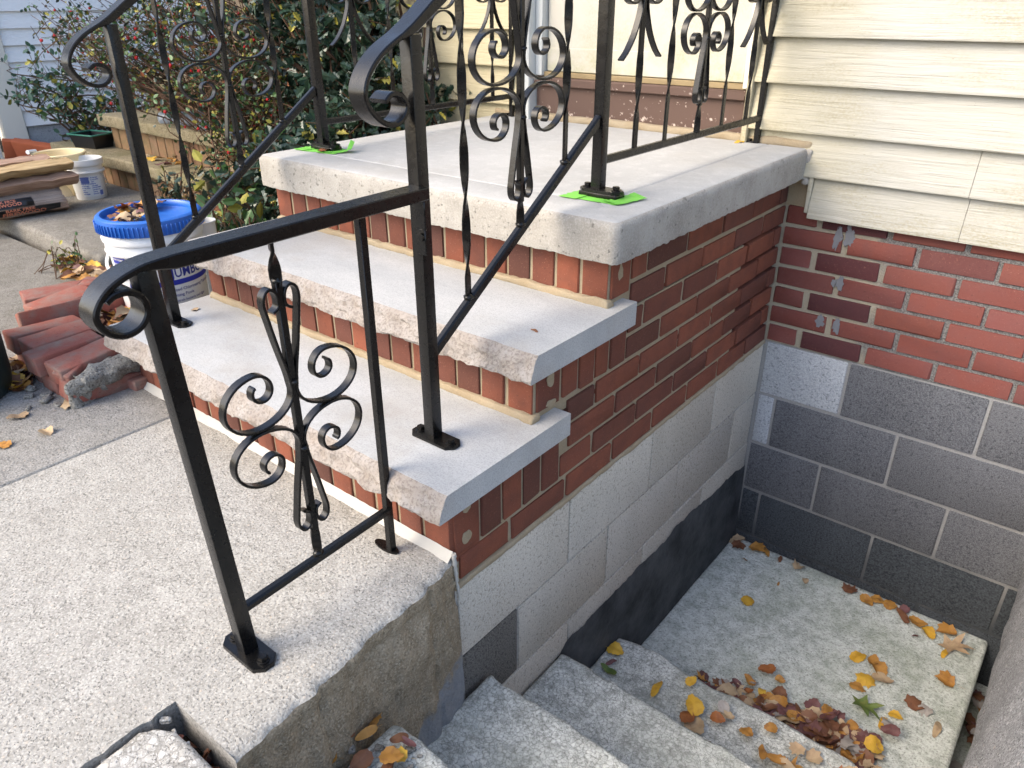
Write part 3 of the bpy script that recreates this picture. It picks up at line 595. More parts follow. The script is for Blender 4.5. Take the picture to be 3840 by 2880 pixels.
# ================================================================== BASEMENT STAIRS
bs = empty('basement_stairs', (0, 0, 0)); tag(bs, 'worn pebbly concrete basement steps going down to a landing beside the stoop', 'steps')
def step(y0, y1, z, x0, x1, seed, amp=.012, dz=.5, mat='step'):
    me = grid_box((x0, y0, z-dz), (x1, y1, z), .022, .012)
    for v in me.vertices:
        q = v.co*9 + Vector((seed, 0, 0)); top = v.co.z > z-.05
        e = 1. if v.co.y > y1-.04 else .35
        d = noise.noise_vector(q)*amp*e*.8 + noise.noise_vector(q*3.5)*amp*.4*e + noise.noise_vector(q*9)*.0042*(.4+.6*e); v.co += Vector((d.x*(.3 if v.co.x < x0+.05 else 1), d.y, d.z*.7 if top else d.z*.2))
    me.update(); return obj('step', me, MT[mat], bs)
obj('landing', rough(grid_box((.004, -.90, -1.02), (.897, .002, -.84), .05, .012), .004, 6, 2, (2,)), MT['landing'], bs)
step(-1.25, -.882, -.669, .006, .915, 1.); step(-1.55, -1.190, -.489, .006, .93, 2.); step(-1.86, -1.489, -.305, .012, .94, 3., .015); step(-2.2, -1.808, -.122, .055, .94, 4., .018)
chunk = grid_box((-.100, -2.7, -.25), (.95, -2.124, .078), .02, .010)
for v in chunk.vertices:
    q = v.co*11; e = 1 if (v.co.x < -.03 or v.co.y > -2.18) else .4; d = noise.noise_vector(q)*.007*e + noise.noise_vector(q*3)*.005*e; v.co += d
    r = max(0, .05 - (v.co.x+.100)) + max(0, .05 - (-2.124 - v.co.y))
    if r > .06: v.co.x += (r-.06)*.4; v.co.y -= (r-.06)*.4
chunk.update(); obj('step', chunk, MT['chunk'], bs, label='broken pebbly top step with a rounded corner')
# cheek wall on the far side of the stairwell and the drain pit beside the landing
cw = empty('cheek_wall'); tag(cw, 'rounded rough grey concrete cheek wall along the stairwell edge', 'wall')
V, F = [], []; prof = [(.965, -1.30), (.965, -.70), (.945, -.56), (.918, -.50), (.909, -.46), (.915, -.40), (.935, -.30), (.962, -.20), (.995, -.12), (1.04, -.075), (1.10, -.06), (1.25, -.055), (1.30, -.06), (1.30, -1.30)]; n = 60
for i in range(n+1):
    y = -2.7 + 2.705*i/n
    for (x, z) in prof:
        x -= .008*max(0, -y) if x < 1.2 else 0; q = Vector((x*8, y*8, z*8)); a = .010 if -1 < z and x < 1.2 else 0; V.append((x + a*noise.noise(q) + .4*a*noise.noise(q*4), y, z + a*noise.noise(q+Vector((5, 0, 0)))))
k = len(prof)
for i in range(n):
    for j in range(k-1): F.append((i*k+j, i*k+j+1, (i+1)*k+j+1, (i+1)*k+j))
obj('coping', mesh(V, F, 60), MT['cheek'], cw)
obj('drain_floor', sheet([(.89, -2.3, 1.0, .006)], -1.025), MT['landing'], kind='structure')

# ================================================================== RAILINGS
IR = MT['iron']
def iron(name, me, parent): return obj(name, me, IR, parent)
def plate(parent, x, y, z, L=.108, W=.042, th=.006):
    c = .014; P = [(-L/2+c, -W/2), (L/2-c, -W/2), (L/2, -W/2+c), (L/2, W/2-c), (L/2-c, W/2), (-L/2+c, W/2), (-L/2, W/2-c), (-L/2, -W/2+c)]
    p = obj('base_plate', xform(prism(P, 0, th, .001), Matrix.Translation((x, y, z))), IR, parent)
    for s in (-1, 1):
        H = [(.0085*cos(pi/3*i+.3), .0085*sin(pi/3*i+.3)) for i in range(6)]
        me = join([lathe([(.0105, 0), (.0105, .002), (.009, .0024)], 20, cap=True), xform(prism(H, .0024, .0095, .0012), Matrix())])
        obj('bolt', xform(me, Matrix.Translation((x + s*L*.355, y, z+th))), IR, p)
    return p
def weld(x, y, z, r=.008, seed=0.):
    bm = bmesh.new(); bmesh.ops.create_icosphere(bm, subdivisions=2, radius=r)
    for v in bm.verts: v.co *= 1 + .35*noise.noise(v.co*180 + Vector((seed, 0, 0))); v.co.z *= .6
    me = from_bm(bm, 60); return xform(me, Matrix.Translation((x, y, z)))
def scroll_E(W, sg, k=1.):
    q = W/.12
    return [(.004, .047), (.066*q, .003), (.12*q, .046), (.066*q, .093), (.0385*q, .066), (.0545*q, .048), (.0716*q, .0625), (.0655*q, .074)]
def motif(parent, x, yc, t0, W=.12, parts='UL', z_lo=None, z_hi=None, wid=.0160, th=.0046):
    """double scroll with heart above and teardrop below, two bars each side of a centre bar"""
    for part in parts:
        f = 1 if part == 'U' else -1
        for sg in (-1, 1):
            head = spline([(.017, .178), (.0075, .184), (.0055, .196), (.0095, .209), (.019, .2145), (.028, .207), (.0305, .193), (.028, .176), (.0185, .125), (.009, .082), (.006, .062)], 5)
            P = head[:-1] + [(.0052, .056)] + qarc(scroll_E(W, sg), 9)
            P = [(yc + sg*s, t0 + f*t) for s, t in P]
            iron('scroll', ribbon(P, wid, th, x), parent)
    for s in (-1, 1): iron('weld', weld(x+.006, yc, t0+s*.060, .0075, s), parent)
def rail_cap(P, wid, th, x, parent): iron('handrail', ribbon(P, wid, th, x), parent)

# ---- short front handrail on the sidewalk
fr = empty('short_handrail', (0, 0, 0)); tag(fr, 'short black iron handrail with a heart and scroll panel standing on the sidewalk', 'railing')
X0 = -.103; YP = -1.968
lean = Matrix(((1, 0, 0, X0), (0, 1, -.040, YP + .040*ZS), (0, 0, 1, 0), (0, 0, 0, 1)))
iron('post', xform(box((-.0128, -.0128, ZS+.004), (.0128, .0128, .757), .0022, 2), lean), fr)
plate(fr, X0+.004, YP, ZS-.001, .112, .046, .010)
cap = [(-1.508, .770), (-1.60, .7695), (-1.75, .768), (-1.90, .7665)] + spline([(-1.96, .766), (-2.005, .762), (-2.045, .747), (-2.067, .722), (-2.062, .699), (-2.042, .686), (-2.020, .690), (-2.007, .706), (-2.008, .724), (-2.021, .737), (-2.040, .738), (-2.052, .732)], 6)
iron('handrail', ribbon(cap, .040, .0085, X0, None, [.0125*min(1, max(0, (q[0]+2.005)/.05)) if q[1] > .755 else 0 for q in cap]), fr)
iron('bottom_rail', ribbon([(YP+.01, .172), (-1.64, .184)], .0160, .0160, X0), fr)
yc = -1.808
iron('center_bar', xform(bar(.0135, .0135, .18, .757, None), Matrix.Translation((X0, yc, 0))) if False else xform(join([bar(.0165, .0055, .18, .245, (.19, .240), 2, .2, .25), xform(box((-.006, -.006, .24), (.006, .006, .69), .001), Matrix()), bar(.0185, .0055, .68, .756, (.683, .735), 2, .1, .42)]), Matrix.Translation((X0, yc, 0))), fr)
motif(fr, X0, yc, .467, .122)
iron('weld', weld(X0, yc, .188, .010, 3), fr); iron('weld', weld(X0, yc, .690, .008, 5), fr)
iron('baluster', xform(box((-.0072, -.0072, ZS+.004), (.0072, .0072, .757), .001), Matrix.Translation((X0-.004, -1.640, 0))), fr)
iron('base_plate', xform(prism([(.022*cos(a)*1.5, .012*sin(a)) for a in [2*pi*i/16 for i in range(16)]], 0, .005, .001), Matrix.Translation((X0-.018, -1.640, ZS))), fr)
iron('bracket', join([box((X0-.012, -1.5125, .70), (X0+.012, -1.5072, .762), .0015), box((X0-.010, -1.5122, .655), (X0+.010, -1.5075, .702), .0015), xform(lathe([(.008, 0), (.008, .004), (.004, .0045)], 16, cap=True), Matrix.Translation((X0, -1.5125, .688)) @ Matrix.Rotation(pi/2, 4, 'X'))]), fr)

# ---- stair and platform railing (right), copied to the left
def porch_rail():
    r = empty('porch_railing'); X = -.12
    yA, yB, yC = -1.494, -.928, -.022
    iron('post', xform(box((-.0128, -.0128, Z1), (.0128, .0128, 1.005), .0022, 2), Matrix.Translation((X, yA, 0))), r)
    iron('post', xform(box((-.0128, -.0128, ZT+.014), (.0128, .0128, 1.40), .0022, 2), Matrix.Translation((X, yB, 0))), r)
    iron('post', join([xform(box((-.0085, -.0085, ZT), (.0085, .0085, 1.40), .0015, 2), Matrix.Translation((X, yC, 0))), box((X-.034, yC-.0085, ZT), (X+.006, yC+.0085, ZT+.005), .0015), xform(lathe([(.008, 0), (.008, .007)], 6, cap=True), Matrix.Translation((X-.024, yC, ZT+.005)))]), r)
    plate(r, X+.006, yA, Z1, .118, .044, .006)
    plate(r, X+.010, yB, ZT+.012, .108, .044, .007); iron('base_plate', xform(rough(grid_box((-.050, -.020, 0), (.050, .020, .012), .02, .003), .002, 90, 4), Matrix.Translation((X+.010, yB, ZT+.001))), r)
    sl = .665
    hz = lambda y: 1.012 + (y - yA)*sl
    cap = spline([(-1.570, .913), (-1.556, .922), (-1.538, .920), (-1.525, .906), (-1.530, .889), (-1.548, .878), (-1.573, .881), (-1.598, .900), (-1.609, .927), (-1.596, .956), (-1.565, .983), (-1.52, 1.006)], 7)[:-1] + [(-1.50, 1.018), (-1.40, hz(-1.40)+.012), (-1.2, hz(-1.2)+.012), (-1.0, hz(-1.0)+.012)] + spline([(-.96, hz(-.96)+.010), (-.93, 1.398), (-.89, 1.408), (-.80, 1.409)], 4) + [(-.5, 1.409), (-.014, 1.409)]
    iron('handrail', ribbon(cap, .038, .0085, X, [.0125*min(1, max(0, (q[0]+1.53)/.05)) if q[1] > 1.0 else 0 for q in cap]), r)
    iron('bottom_rail', ribbon([(yA+.011, .452), (yB-.010, .452+(yB-yA-.02)*.672)], .0165, .0215, X), r)
    iron('bottom_rail', ribbon([(yB+.011, .7275), (yC-.007, .7235)], .0145, .0185, X), r)
    bz = lambda y: .452 + (y-yA-.01)*.672
    for (y, z0) in ((-1.378, .52), (-1.064, .74)):
        iron('baluster', xform(bar(.0165, .0052, bz(y)+.004, hz(y), (z0+.055 if y < -1.2 else z0+.10, hz(y)-.06), 2, pi/2+.15, 1.75), Matrix.Translation((X, y, 0))), r)
    for y in (-1.378, -1.215, -1.064): iron('weld', weld(X, y, bz(y)+.011, .011, y), r)
    y = -1.215
    iron('center_bar', xform(join([bar(.0165, .0055, bz(y)+.004, .70, (bz(y)+.012, .690), 2, .3, .25), xform(box((-.006, -.006, .69), (.006, .006, 1.125), .001), Matrix()), bar(.017, .0055, 1.12, hz(y), (1.125, hz(y)-.01), 2, .1, .4)]), Matrix.Translation((X, y, 0))), r)
    motif(r, X, y, .912, .136)
    yc = -.452
    for (y, k) in ((-.777, 'f'), (-.630, 't'), (yc, 'c'), (-.300, 't'), (-.135, 'f')):
        if k == 'c':
            iron('center_bar', xform(join([bar(.0165, .0055, .733, .812, (.742, .80), 2, .3, .25), xform(box((-.006, -.006, .80), (.006, .006, 1.235), .001), Matrix()), bar(.017, .0055, 1.23, 1.395, (1.24, 1.38), 2, .1, .8)]), Matrix.Translation((X, y, 0))), r); motif(r, X, y, 1.023, .124)
        elif k == 't':
            iron('baluster', xform(bar(.016, .0052, .733, 1.395, (.835, 1.33), 2, pi/2, 1.75), Matrix.Translation((X, y, 0))), r)
        else:
            iron('baluster', xform(bar(.0155, .0062, .733, 1.395, (.80, .945), 2, pi/2-.2, .5), Matrix.Translation((X, y, 0))), r)
            for sg in (-1, 1):
                P = [(y + sg*s, t) for s, t in spline([(.0095, 1.105), (.0085, 1.06), (.014, 1.028), (.034, .985), (.060, .952), (.084, .933)], 6)]
                iron('prong', ribbon(P, .0155, .0046, X), r)
                P = [(y + sg*s, t) for s, t in [(.0055, 1.13)] + qarc([(.008, 1.085), (.048, 1.044), (.088, 1.080), (.050, 1.117), (.028, 1.094), (.041, 1.080), (.052, 1.090)], 8)]
                iron('scroll', ribbon(P, .0155, .0046, X), r)
    return r
pr = porch_rail(); tag(pr, 'black iron porch railing with heart scrolls along the stairwell side of the stoop', 'railing', 'porch railings')
pl = copy_tree(pr); pl.location = (-.985, 0, 0); tag(pl, 'black iron porch railing on the holly side of the stoop', 'railing', 'porch railings')

# ---- painter's tape under the two platform posts
def tape(x, y, seed, lift, label):
    t = empty('masking_tape', (x, y, ZT)); tag(t, label, 'tape', 'green masking tape under the platform posts')
    def strip(L, W, ang, ox, oy, z, up, sd):
        V, F = [], []; n = 26
        for i in range(n+1):
            u = i/n; s = -L/2 + L*u
            for j, sg in enumerate((-1, 1)):
                jag = .006*noise.noise(Vector((i*.9, sg*3, sd))) + (random.uniform(-.014, .010) if i in (0, n) else 0); tt = max(0, (u-.6)/.4)
                V.append((s + jag, sg*W/2 + .009*noise.noise(Vector((i*.33, sg*5, sd+2))) + .003*noise.noise(Vector((i*.9, sg*7, sd))), z + up*tt*tt*(1.3 if sg > 0 else .5) + .0008))
        for i in range(n): F.append((2*i, 2*i+2, 2*i+3, 2*i+1))
        me = mesh(V, F); xform(me, Matrix.Translation((ox, oy, 0)) @ Matrix.Rotation(ang, 4, 'Z')); so_ = obj('tape_strip', me, MT['tape'], t)
        md = so_.modifiers.new('t', 'SOLIDIFY'); md.thickness = .0004
    strip(.150, .046, 0.02+seed*.05, 0, -.020, .0004, lift*.1, 1+seed); strip(.130, .045, -.1, -.006, .022, .0012, 0, 2+seed); strip(.085, .046, 1.50, -.055, -.002, .0020, 0, 3+seed); strip(.095, .046, 1.35 if lift < .01 else .55, .060, .004, .0028, lift, 4+seed)
tape(-.105, -.935, 0, .004, 'torn green masking tape around the post base near the stairwell corner')
tape(-1.095, -.935, 2, .022, 'torn green masking tape with a curled end at the post base beside the holly')

# ================================================================== NEIGHBOUR
nb = empty('neighbor_house'); tag(nb, 'pale lap sided neighbouring house with a cream corner post beyond the garden', 'house')
nb.location = (-5.0, -.42, 0); nb.rotation_euler = (0, 0, radians(-4))
def nbox(name, lo, hi, mat, bev=.004): return obj(name, box(lo, hi, bev), MT[mat], nb)
nbox('wall', (-3, .02, .0), (-.012, 6, 3.2), 'dark'); nbox('foundation', (-.06, .06, .0), (.006, 6, .305), 'cmun')
for i in range(29):
    z = .31 + .098*i
    me = mesh([(.022, .05, z), (.022, 6, z), (.006, 6, z+.106), (.006, .05, z+.106), (-.01, .05, z), (-.01, 6, z)], [(0, 1, 2, 3), (4, 5, 1, 0)])
    obj('siding_board', me, MT['nsiding'], nb)
nbox('corner_post', (-.10, -.085, .05), (.035, .05, 3.2), 'trim'); nbox('garage_door', (-.06, -2.6, .06), (-.02, -.12, 3.0), 'pail')
obj('weather_strip', ribbon([(-.30+.02, 1.2), (-.25, .9), (-.24, .70), (-.235, .5), (-.215, .32), (-.17, .17), (-.09, .06)], .05, .012, .03), MT['trim'], nb)
ns = empty('neighbor_stoop'); tag(ns, 'mossy old stone and brick steps behind the shrubs', 'steps')
for (z, y, x0, x1, sd) in ((.285, -.49, -4.35, -2.62, 1), (.470, -.36, -3.92, -2.60, 2), (.650, -.04, -4.05, -2.6, 3)):
    obj('tread', rough(grid_box((x0, y, z-.062), (x1, y+.42, z), .06, .008), .006, 9, sd), MT['nbr_stone'], ns)
    k = int((x1-x0-.1)/.085)
    obj('mortar', box((x0+.055, y+.05, z-.20), (x1-.05, y+.4, z-.058)), MT['tan'], ns)
    for i in range(k): lay(ns, 'F', x0+.05+i*.085+.004, x0+.05+(i+1)*.085-.004, z-.185, z-.062, 'nbrick', off=y+.045, d=.06)
    for i in range(4): o = lay(ns, 'S', y+.05+i*.085+.004, y+.05+(i+1)*.085-.004, z-.185, z-.062, 'nbrick', off=x1-.045, d=.06)
for i in range(9):
    obj('board', box((-4.0+.11*i, .55, .62), (-4.0+.11*i+.104, .58, 1.7), .003), MT['fence'], ns)

# ================================================================== PLANTS
def leaf_cloud(pts, mats, size, kind, seed, spread=.9):
    """pts: list of (pos, dir). one mesh of small folded leaves"""
    r = random.Random(seed); V, F, MI = [], [], []
    for (p, d, mi) in pts:
        p = Vector(p); d = Vector(d); d = (d + Vector((r.gauss(0, spread), r.gauss(0, spread), r.gauss(0, spread)))).normalized(); s = size*r.uniform(.6, 1.25)
        u = d.cross(Vector((r.gauss(0, 1), r.gauss(0, 1), r.gauss(0, 1)))).normalized(); nrm = d.cross(u); b = len(V)
        if kind == 'holly':
            sh = [(0, 0, 0), (.25, .30, .10), (.36, .16, .05), (.55, .36, .12), (.66, .18, .05), (.82, .26, .10), (1.05, 0, -.1)]
            V.append(p)
            for (a, w_, h) in sh[1:6]: V.append(p + d*a*s + u*w_*s + nrm*h*s)
            V.append(p + d*1.05*s - nrm*.1*s)
            for (a, w_, h) in sh[5:0:-1]: V.append(p + d*a*s - u*w_*s + nrm*h*s)
            V.append(p + d*.5*s - nrm*.05*s); c = b+12
            for i in range(12): F.append((c, b+i, b+(i+1) % 12)); MI.append(mi)
        else:
            V += [p, p + d*.35*s + u*.30*s + nrm*.06*s, p + d*.75*s + u*.27*s + nrm*.06*s, p + d*1.05*s, p + d*.75*s - u*.27*s + nrm*.06*s, p + d*.35*s - u*.30*s + nrm*.06*s]
            F += [(b, b+1, b+2, b+3), (b, b+3, b+4, b+5)]; MI += [mi, mi]
    return mesh(V, F, None, MI)
def shrub(name, base, targets, mats, weights, lsize, kind, n_twig, per, label, seed, jitter=.25, rtrunk=.014, berries=0, group=None, cat='shrub', sub=3):
    """targets: list of (centre, radii) ellipsoids that twigs reach into"""
    r = random.Random(seed); T = empty(name, base); tag(T, label, cat, group); base = Vector(base)
    paths, leaves, bp = [], [], []
    stems = [base + Vector((r.uniform(-.12, .12), r.uniform(-.12, .12), 0)) for _ in range(9)]
    for i in range(n_twig):
        c, rad = targets[i % len(targets)]
        while True:
            q = Vector((r.uniform(-1, 1), r.uniform(-1, 1), r.uniform(-1, 1)))
            if q.length < 1: break
        e = Vector(c) + Vector([q[k]*rad[k] for k in range(3)]); s = r.choice(stems); mid = s.lerp(e, .45) + Vector((r.gauss(0, jitter*.4), r.gauss(0, jitter*.4), abs(r.gauss(0, .12))))
        P = spline([tuple(s), tuple(mid), tuple(s.lerp(e, .78) + Vector((r.gauss(0, jitter*.25), r.gauss(0, jitter*.25), r.gauss(0, .05)))), tuple(e)], 4)
        paths.append(([Vector(p)-base for p in P], [rtrunk*(1-.85*k/(len(P)-1))*r.uniform(.5, 1) + .0008 for k in range(len(P))]))
        ends = [(P, .35)]
        for _ in range(sub):
            k = r.randint(len(P)//2, len(P)-1); a = Vector(P[k]); d = Vector((r.gauss(0, 1), r.gauss(0, 1), r.gauss(.2, .7))).normalized()*r.uniform(.08, .22); Q = [tuple(a), tuple(a + d*.5 + Vector((0, 0, .015))), tuple(a + d)]
            paths.append(([Vector(p)-base for p in Q], [.0022, .0016, .0008])); ends.append((Q, 0.))
        for (Q, t0) in ends:
            for _ in range(per):
                t = r.uniform(t0, 1)*(len(Q)-1); k = min(int(t), len(Q)-2); a = Vector(Q[k]).lerp(Vector(Q[k+1]), t-k)
                mi = r.choices(range(len(mats)), weights)[0]; leaves.append((a - base + Vector((r.gauss(0, .012), r.gauss(0, .012), r.gauss(0, .012))), (Vector(Q[-1]) - Vector(Q[0])).normalized(), mi))
            if berries and r.random() < berries: bp.append(Vector(Q[r.randint(0, len(Q)-1)]) - base + Vector((0, 0, -.01)))
    obj('branches', tube(paths, 4), MT['twig'], T, kind='stuff'); obj('crown', leaf_cloud(leaves, mats, lsize, kind, seed), [MT[k] for k in mats], T, kind='stuff')
    if bp:
        ms = []
        for p in bp:
            bm = bmesh.new(); bmesh.ops.create_icosphere(bm, subdivisions=1, radius=r.uniform(.006, .009)); ms.append(xform(from_bm(bm, 80), Matrix.Translation(p)))
        obj('berries', join(ms), MT['berry'], T, kind='stuff')
    return T
shrub('holly_shrub', (-1.75, .02, .09), [((-1.58, -.30, .62), (.28, .34, .40)), ((-1.72, .15, 1.0), (.34, .34, .50)), ((-2.0, -.12, 1.15), (.40, .36, .42)), ((-1.72, -.5, .40), (.26, .28, .26))], ['holly1', 'holly2', 'hy'], [62, 34, 4], .046, 'holly', 330, 14, 'large dark green holly shrub beside the porch railing', 5, .2, .016)
shrub('barberry_shrub', (-2.55, -.02, .09), [((-2.75, -.22, 1.12), (.55, .45, .32)), ((-2.35, -.25, 1.0), (.40, .40, .45)), ((-2.6, -.2, .75), (.42, .35, .32)), ((-2.25, -.45, .62), (.3, .25, .3)), ((-3.2, -.3, 1.0), (.5, .35, .25)), ((-3.35, -.62, .95), (.35, .2, .14))], ['gm', 'hy', 'gr', 'holly1'], [42, 14, 3, 41], .023, 'oval', 250, 7, 'thin twiggy shrub with small yellow and green leaves and red berries', 8, .35, .0055, .22, sub=4)
shrub('leafy_shrub', (-4.45, -.05, .10), [((-4.35, -.25, .50), (.30, .25, .16)), ((-4.10, -.05, .46), (.35, .2, .14)), ((-4.45, -.42, .62), (.15, .12, .12))], ['gb', 'gm', 'hy'], [60, 30, 10], .040, 'oval', 44, 5, 'loose blue green shrub in front of the pale siding', 11, .3, .007, .06)
shrub('evergreen_shrub', (-3.1, .9, .09), [((-3.2, 1.0, 1.1), (.8, .5, .6)), ((-2.3, 1.1, 1.1), (.7, .4, .6))], ['holly1', 'gm', 'hy'], [60, 25, 15], .05, 'oval', 150, 9, 'dense evergreen shrub behind the mossy steps', 12, .3, .016)
for (x, y, h, lab, sd) in ((-2.12, -.62, .36, 'variegated green plant with drooping leaves beside the platform slab', 21), (-1.72, -.86, .30, 'low leafy green weed under the platform corner', 22), (-2.52, -.72, .34, 'small spiny holly seedling behind the blue lidded bucket', 23)):
    shrub('garden_plant', (x, y, .08), [((x, y, .08+h*.55), (.13, .12, h*.45))], ['gm', 'holly2', 'hy'] if sd < 23 else ['holly1', 'holly2', 'hy'], [50, 46, 4], .052 if sd < 23 else .036, 'oval' if sd < 23 else 'holly', 14, 5, lab, sd, .1, .004, cat='plant', sub=1)
for (x, y, lab, sd) in ((-2.42, -1.24, 'tuft of green weeds at the end of the raised path', 31), (-3.1, -.28, 'small fern like weed growing on the mossy step', 33)):
    z = .068 if sd == 31 else .29
    shrub('weed', (x, y, z), [((x, y, z+.025), (.11, .06, .018))], ['gm', 'hy'], [80, 20], .022, 'oval', 14, 5, lab, sd, .03, .0012, cat='weed', sub=0)

# ================================================================== LEAVES
def leaf_outline(kind, r):
    P = []
    if kind == 'oval':
        n = 22
        for i in range(n):
            a = 2*pi*i/n; x = cos(a); w_ = .34*sin(a)*(1 - .18*x); j = 1 + (.06 if i % 2 else -.03); P.append((x*.5*(1 if x < .9 else 1.1)*j, w_*j*1.25))
    elif kind == 'long':
        n = 18
        for i in range(n): a = 2*pi*i/n; P.append((cos(a)*.55, .19*sin(a)*(1-.2*cos(a))))
    elif kind == 'maple':
        lob = [(0, .60), (10, .47), (22, .42), (34, .53), (46, .44), (60, .40), (74, .52), (88, .43), (104, .36), (124, .42), (150, .30), (180, .30)]
        L = [(a, q) for a, q in lob] + [(360-a, q) for a, q in lob[-2:0:-1]]; P = [(q*cos(radians(a)), q*sin(radians(a))) for a, q in L]
    else:
        lob = [(0, .66), (10, .44), (22, .30), (34, .40), (44, .60), (54, .40), (70, .24), (92, .30), (104, .42), (122, .24), (150, .18), (180, .34)]
        L = [(a, q) for a, q in lob] + [(360-a, q) for a, q in lob[-2:0:-1]]; P = [(q*cos(radians(a)), q*sin(radians(a))) for a, q in L]
    return P
def leaf_mesh(kind, size, seed):
    r = random.Random(seed); P = leaf_outline(kind, r); n = len(P); V, F = [], []; cu = r.uniform(.1, .75); cv = r.uniform(-.4, .5); ph = r.uniform(0, 6)
    def z(x, y): return (cu*y*y*1.6 + cv*x*x*.8 + .06*sin(7*x+ph) + .05*sin(9*y+ph*2) - .10*abs(y)*(cu < .4))
    for k in (.0, .5, 1.):
        if k == 0: V.append((0, 0, z(0, 0)))
        else: V += [(p[0]*k, p[1]*k, z(p[0]*k, p[1]*k) + (.03*r.uniform(-1, 1) if k == 1 else 0)) for p in P]
    for i in range(n): F.append((0, 1+i, 1+(i+1) % n)); F.append((1+i, 1+n+i, 1+n+(i+1) % n, 1+(i+1) % n))
    lo = min(v[2] for v in V); V = [(x*size, y*size, (zz-lo)*size) for x, y, zz in V]
    b = len(V); V += [(-.45*size, .008*size, .02*size), (-.45*size, -.008*size, .02*size), (-.78*size, -.004*size+.03*size, .03*size), (-.78*size, .004*size+.03*size, .03*size)]; F.append((b, b+1, b+2, b+3))
    return mesh(V, F, 60)
LM = {}
COLN = dict(ly='yellow', lo='ochre', lb='brown', lp='purple brown', lt='tan', lg='green', lgr='grey', lorr='rust')
def leaf(x, y, z, col, kind='oval', size=.05, where='', group='', yaw=None, tilt=.15, seed=None, label=None):
    k = (kind, col, (seed if seed is not None else random.randint(0, 11)))
    if k not in LM: LM[k] = leaf_mesh(kind, 1., 31*k[2] + len(kind)); LM[k].materials.append(MT[col])
    o = bpy.data.objects.new('fallen_leaf', LM[k]); link(o); o.location = (x, y, z); o.scale = (size*.88, size*.88*random.uniform(.8, 1.1), size*.8)
    o.rotation_euler = (random.uniform(-tilt, tilt), random.uniform(-tilt, tilt), yaw if yaw is not None else random.uniform(0, 6.28))
    kd = dict(oval='oval', long='narrow', maple='lobed', oak='pointed lobed')[kind]
    tag(o, label or ('%s %s fallen leaf %s' % (COLN[col], kd, where)), 'leaf', group or ('fallen leaves ' + where)); return o
ZL = -.838
G1 = 'along the foot of the dark block wall'
for (x, y, c, k, s) in [(.03, -.03, 'lt', 'oval', .07), (.05, -.055, 'lb', 'maple', .08), (.105, -.03, 'lo', 'maple', .085), (.15, -.03, 'lo', 'long', .06), (.205, -.035, 'lb', 'long', .045), (.275, -.045, 'lt', 'maple', .07), (.46, -.045, 'lb', 'maple', .07), (.525, -.06, 'lo', 'oval', .06), (.555, -.035, 'lo', 'oval', .055), (.595, -.035, 'lo', 'oval', .055), (.64, -.03, 'lp', 'oval', .05), (.643, -.062, 'lb', 'long', .08), (.69, -.065, 'lo', 'oval', .065), (.785, -.04, 'lo', 'maple', .085)]:
    leaf(x, y, ZL, c, k, s, 'lying ' + G1, 'fallen leaves ' + G1)
G2 = 'scattered on the open landing floor'
for (x, y, c, k, s) in [(.20, -.325, 'ly', 'oval', .055), (.73, -.09, 'ly', 'oval', .058), (.80, -.11, 'lt', 'oak', .13), (.795, -.15, 'ly', 'long', .055), (.32, -.095, 'lt', 'oval', .035), (.58, -.345, 'ly', 'oval', .06), (.624, -.33, 'lo', 'oval', .055), (.645, -.355, 'lo', 'oval', .065), (.627, -.42, 'ly', 'maple', .075), (.665, -.39, 'lt', 'oval', .07), (.615, -.47, 'lo', 'oval', .055), (.827, -.27, 'lo', 'maple', .075), (.764, -.43, 'lb', 'maple', .075), (.80, -.425, 'lgr', 'maple', .06), (.84, -.48, 'lt', 'long', .065), (.735, -.505, 'ly', 'oval', .045), (.711, -.555, 'ly', 'long', .06), (.70, -.13, 'lp', 'long', .025), (.25, -.17, 'lo', 'long', .025), (.10, -.12, 'lo', 'long', .025)]:
    leaf(x, y, ZL, c, k, s, G2)
leaf(.645, -.535, ZL+.01, 'lg', 'oak', .12, 'large on the landing', label='large pointed green fallen leaf beside the leaf heap', group='fallen leaves heaped against the lowest step')
G3 = 'heaped against the lowest basement step'
rr = random.Random(4)
for i in range(115):
    u = rr.random(); x = .22 + .54*u**.8; y = -.85 + abs(rr.gauss(0, .10)) + .02; 
    if i < 8: x, y = rr.uniform(.3, .5), rr.uniform(-.74, -.66)
    leaf(x, min(y, -.56), ZL + rr.uniform(0, .028), rr.choices(['ly', 'lo', 'lb', 'lp', 'lt', 'lgr', 'lg', 'lorr'], [8, 13, 32, 16, 18, 6, 2, 5])[0], rr.choices(['oval', 'maple', 'oak', 'long'], [50, 24, 12, 14])[0], rr.uniform(.032, .060), G3, 'fallen leaves ' + G3, tilt=.45)
G4 = 'lying on the second lowest basement step'
for i in range(26):
    x = rr.uniform(.22, .72); y = rr.uniform(-1.14, -.93); c = rr.choices(['ly', 'lo', 'lb', 'lt', 'lgr', 'lorr'], [18, 20, 20, 18, 8, 18])[0]; k = rr.choices(['oval', 'maple', 'oak', 'long'], [40, 30, 20, 10])[0]
    leaf(x, y, -.664 + rr.uniform(0, .02), c, k, rr.uniform(.040, .072), G4, 'fallen leaves ' + G4, tilt=.35)
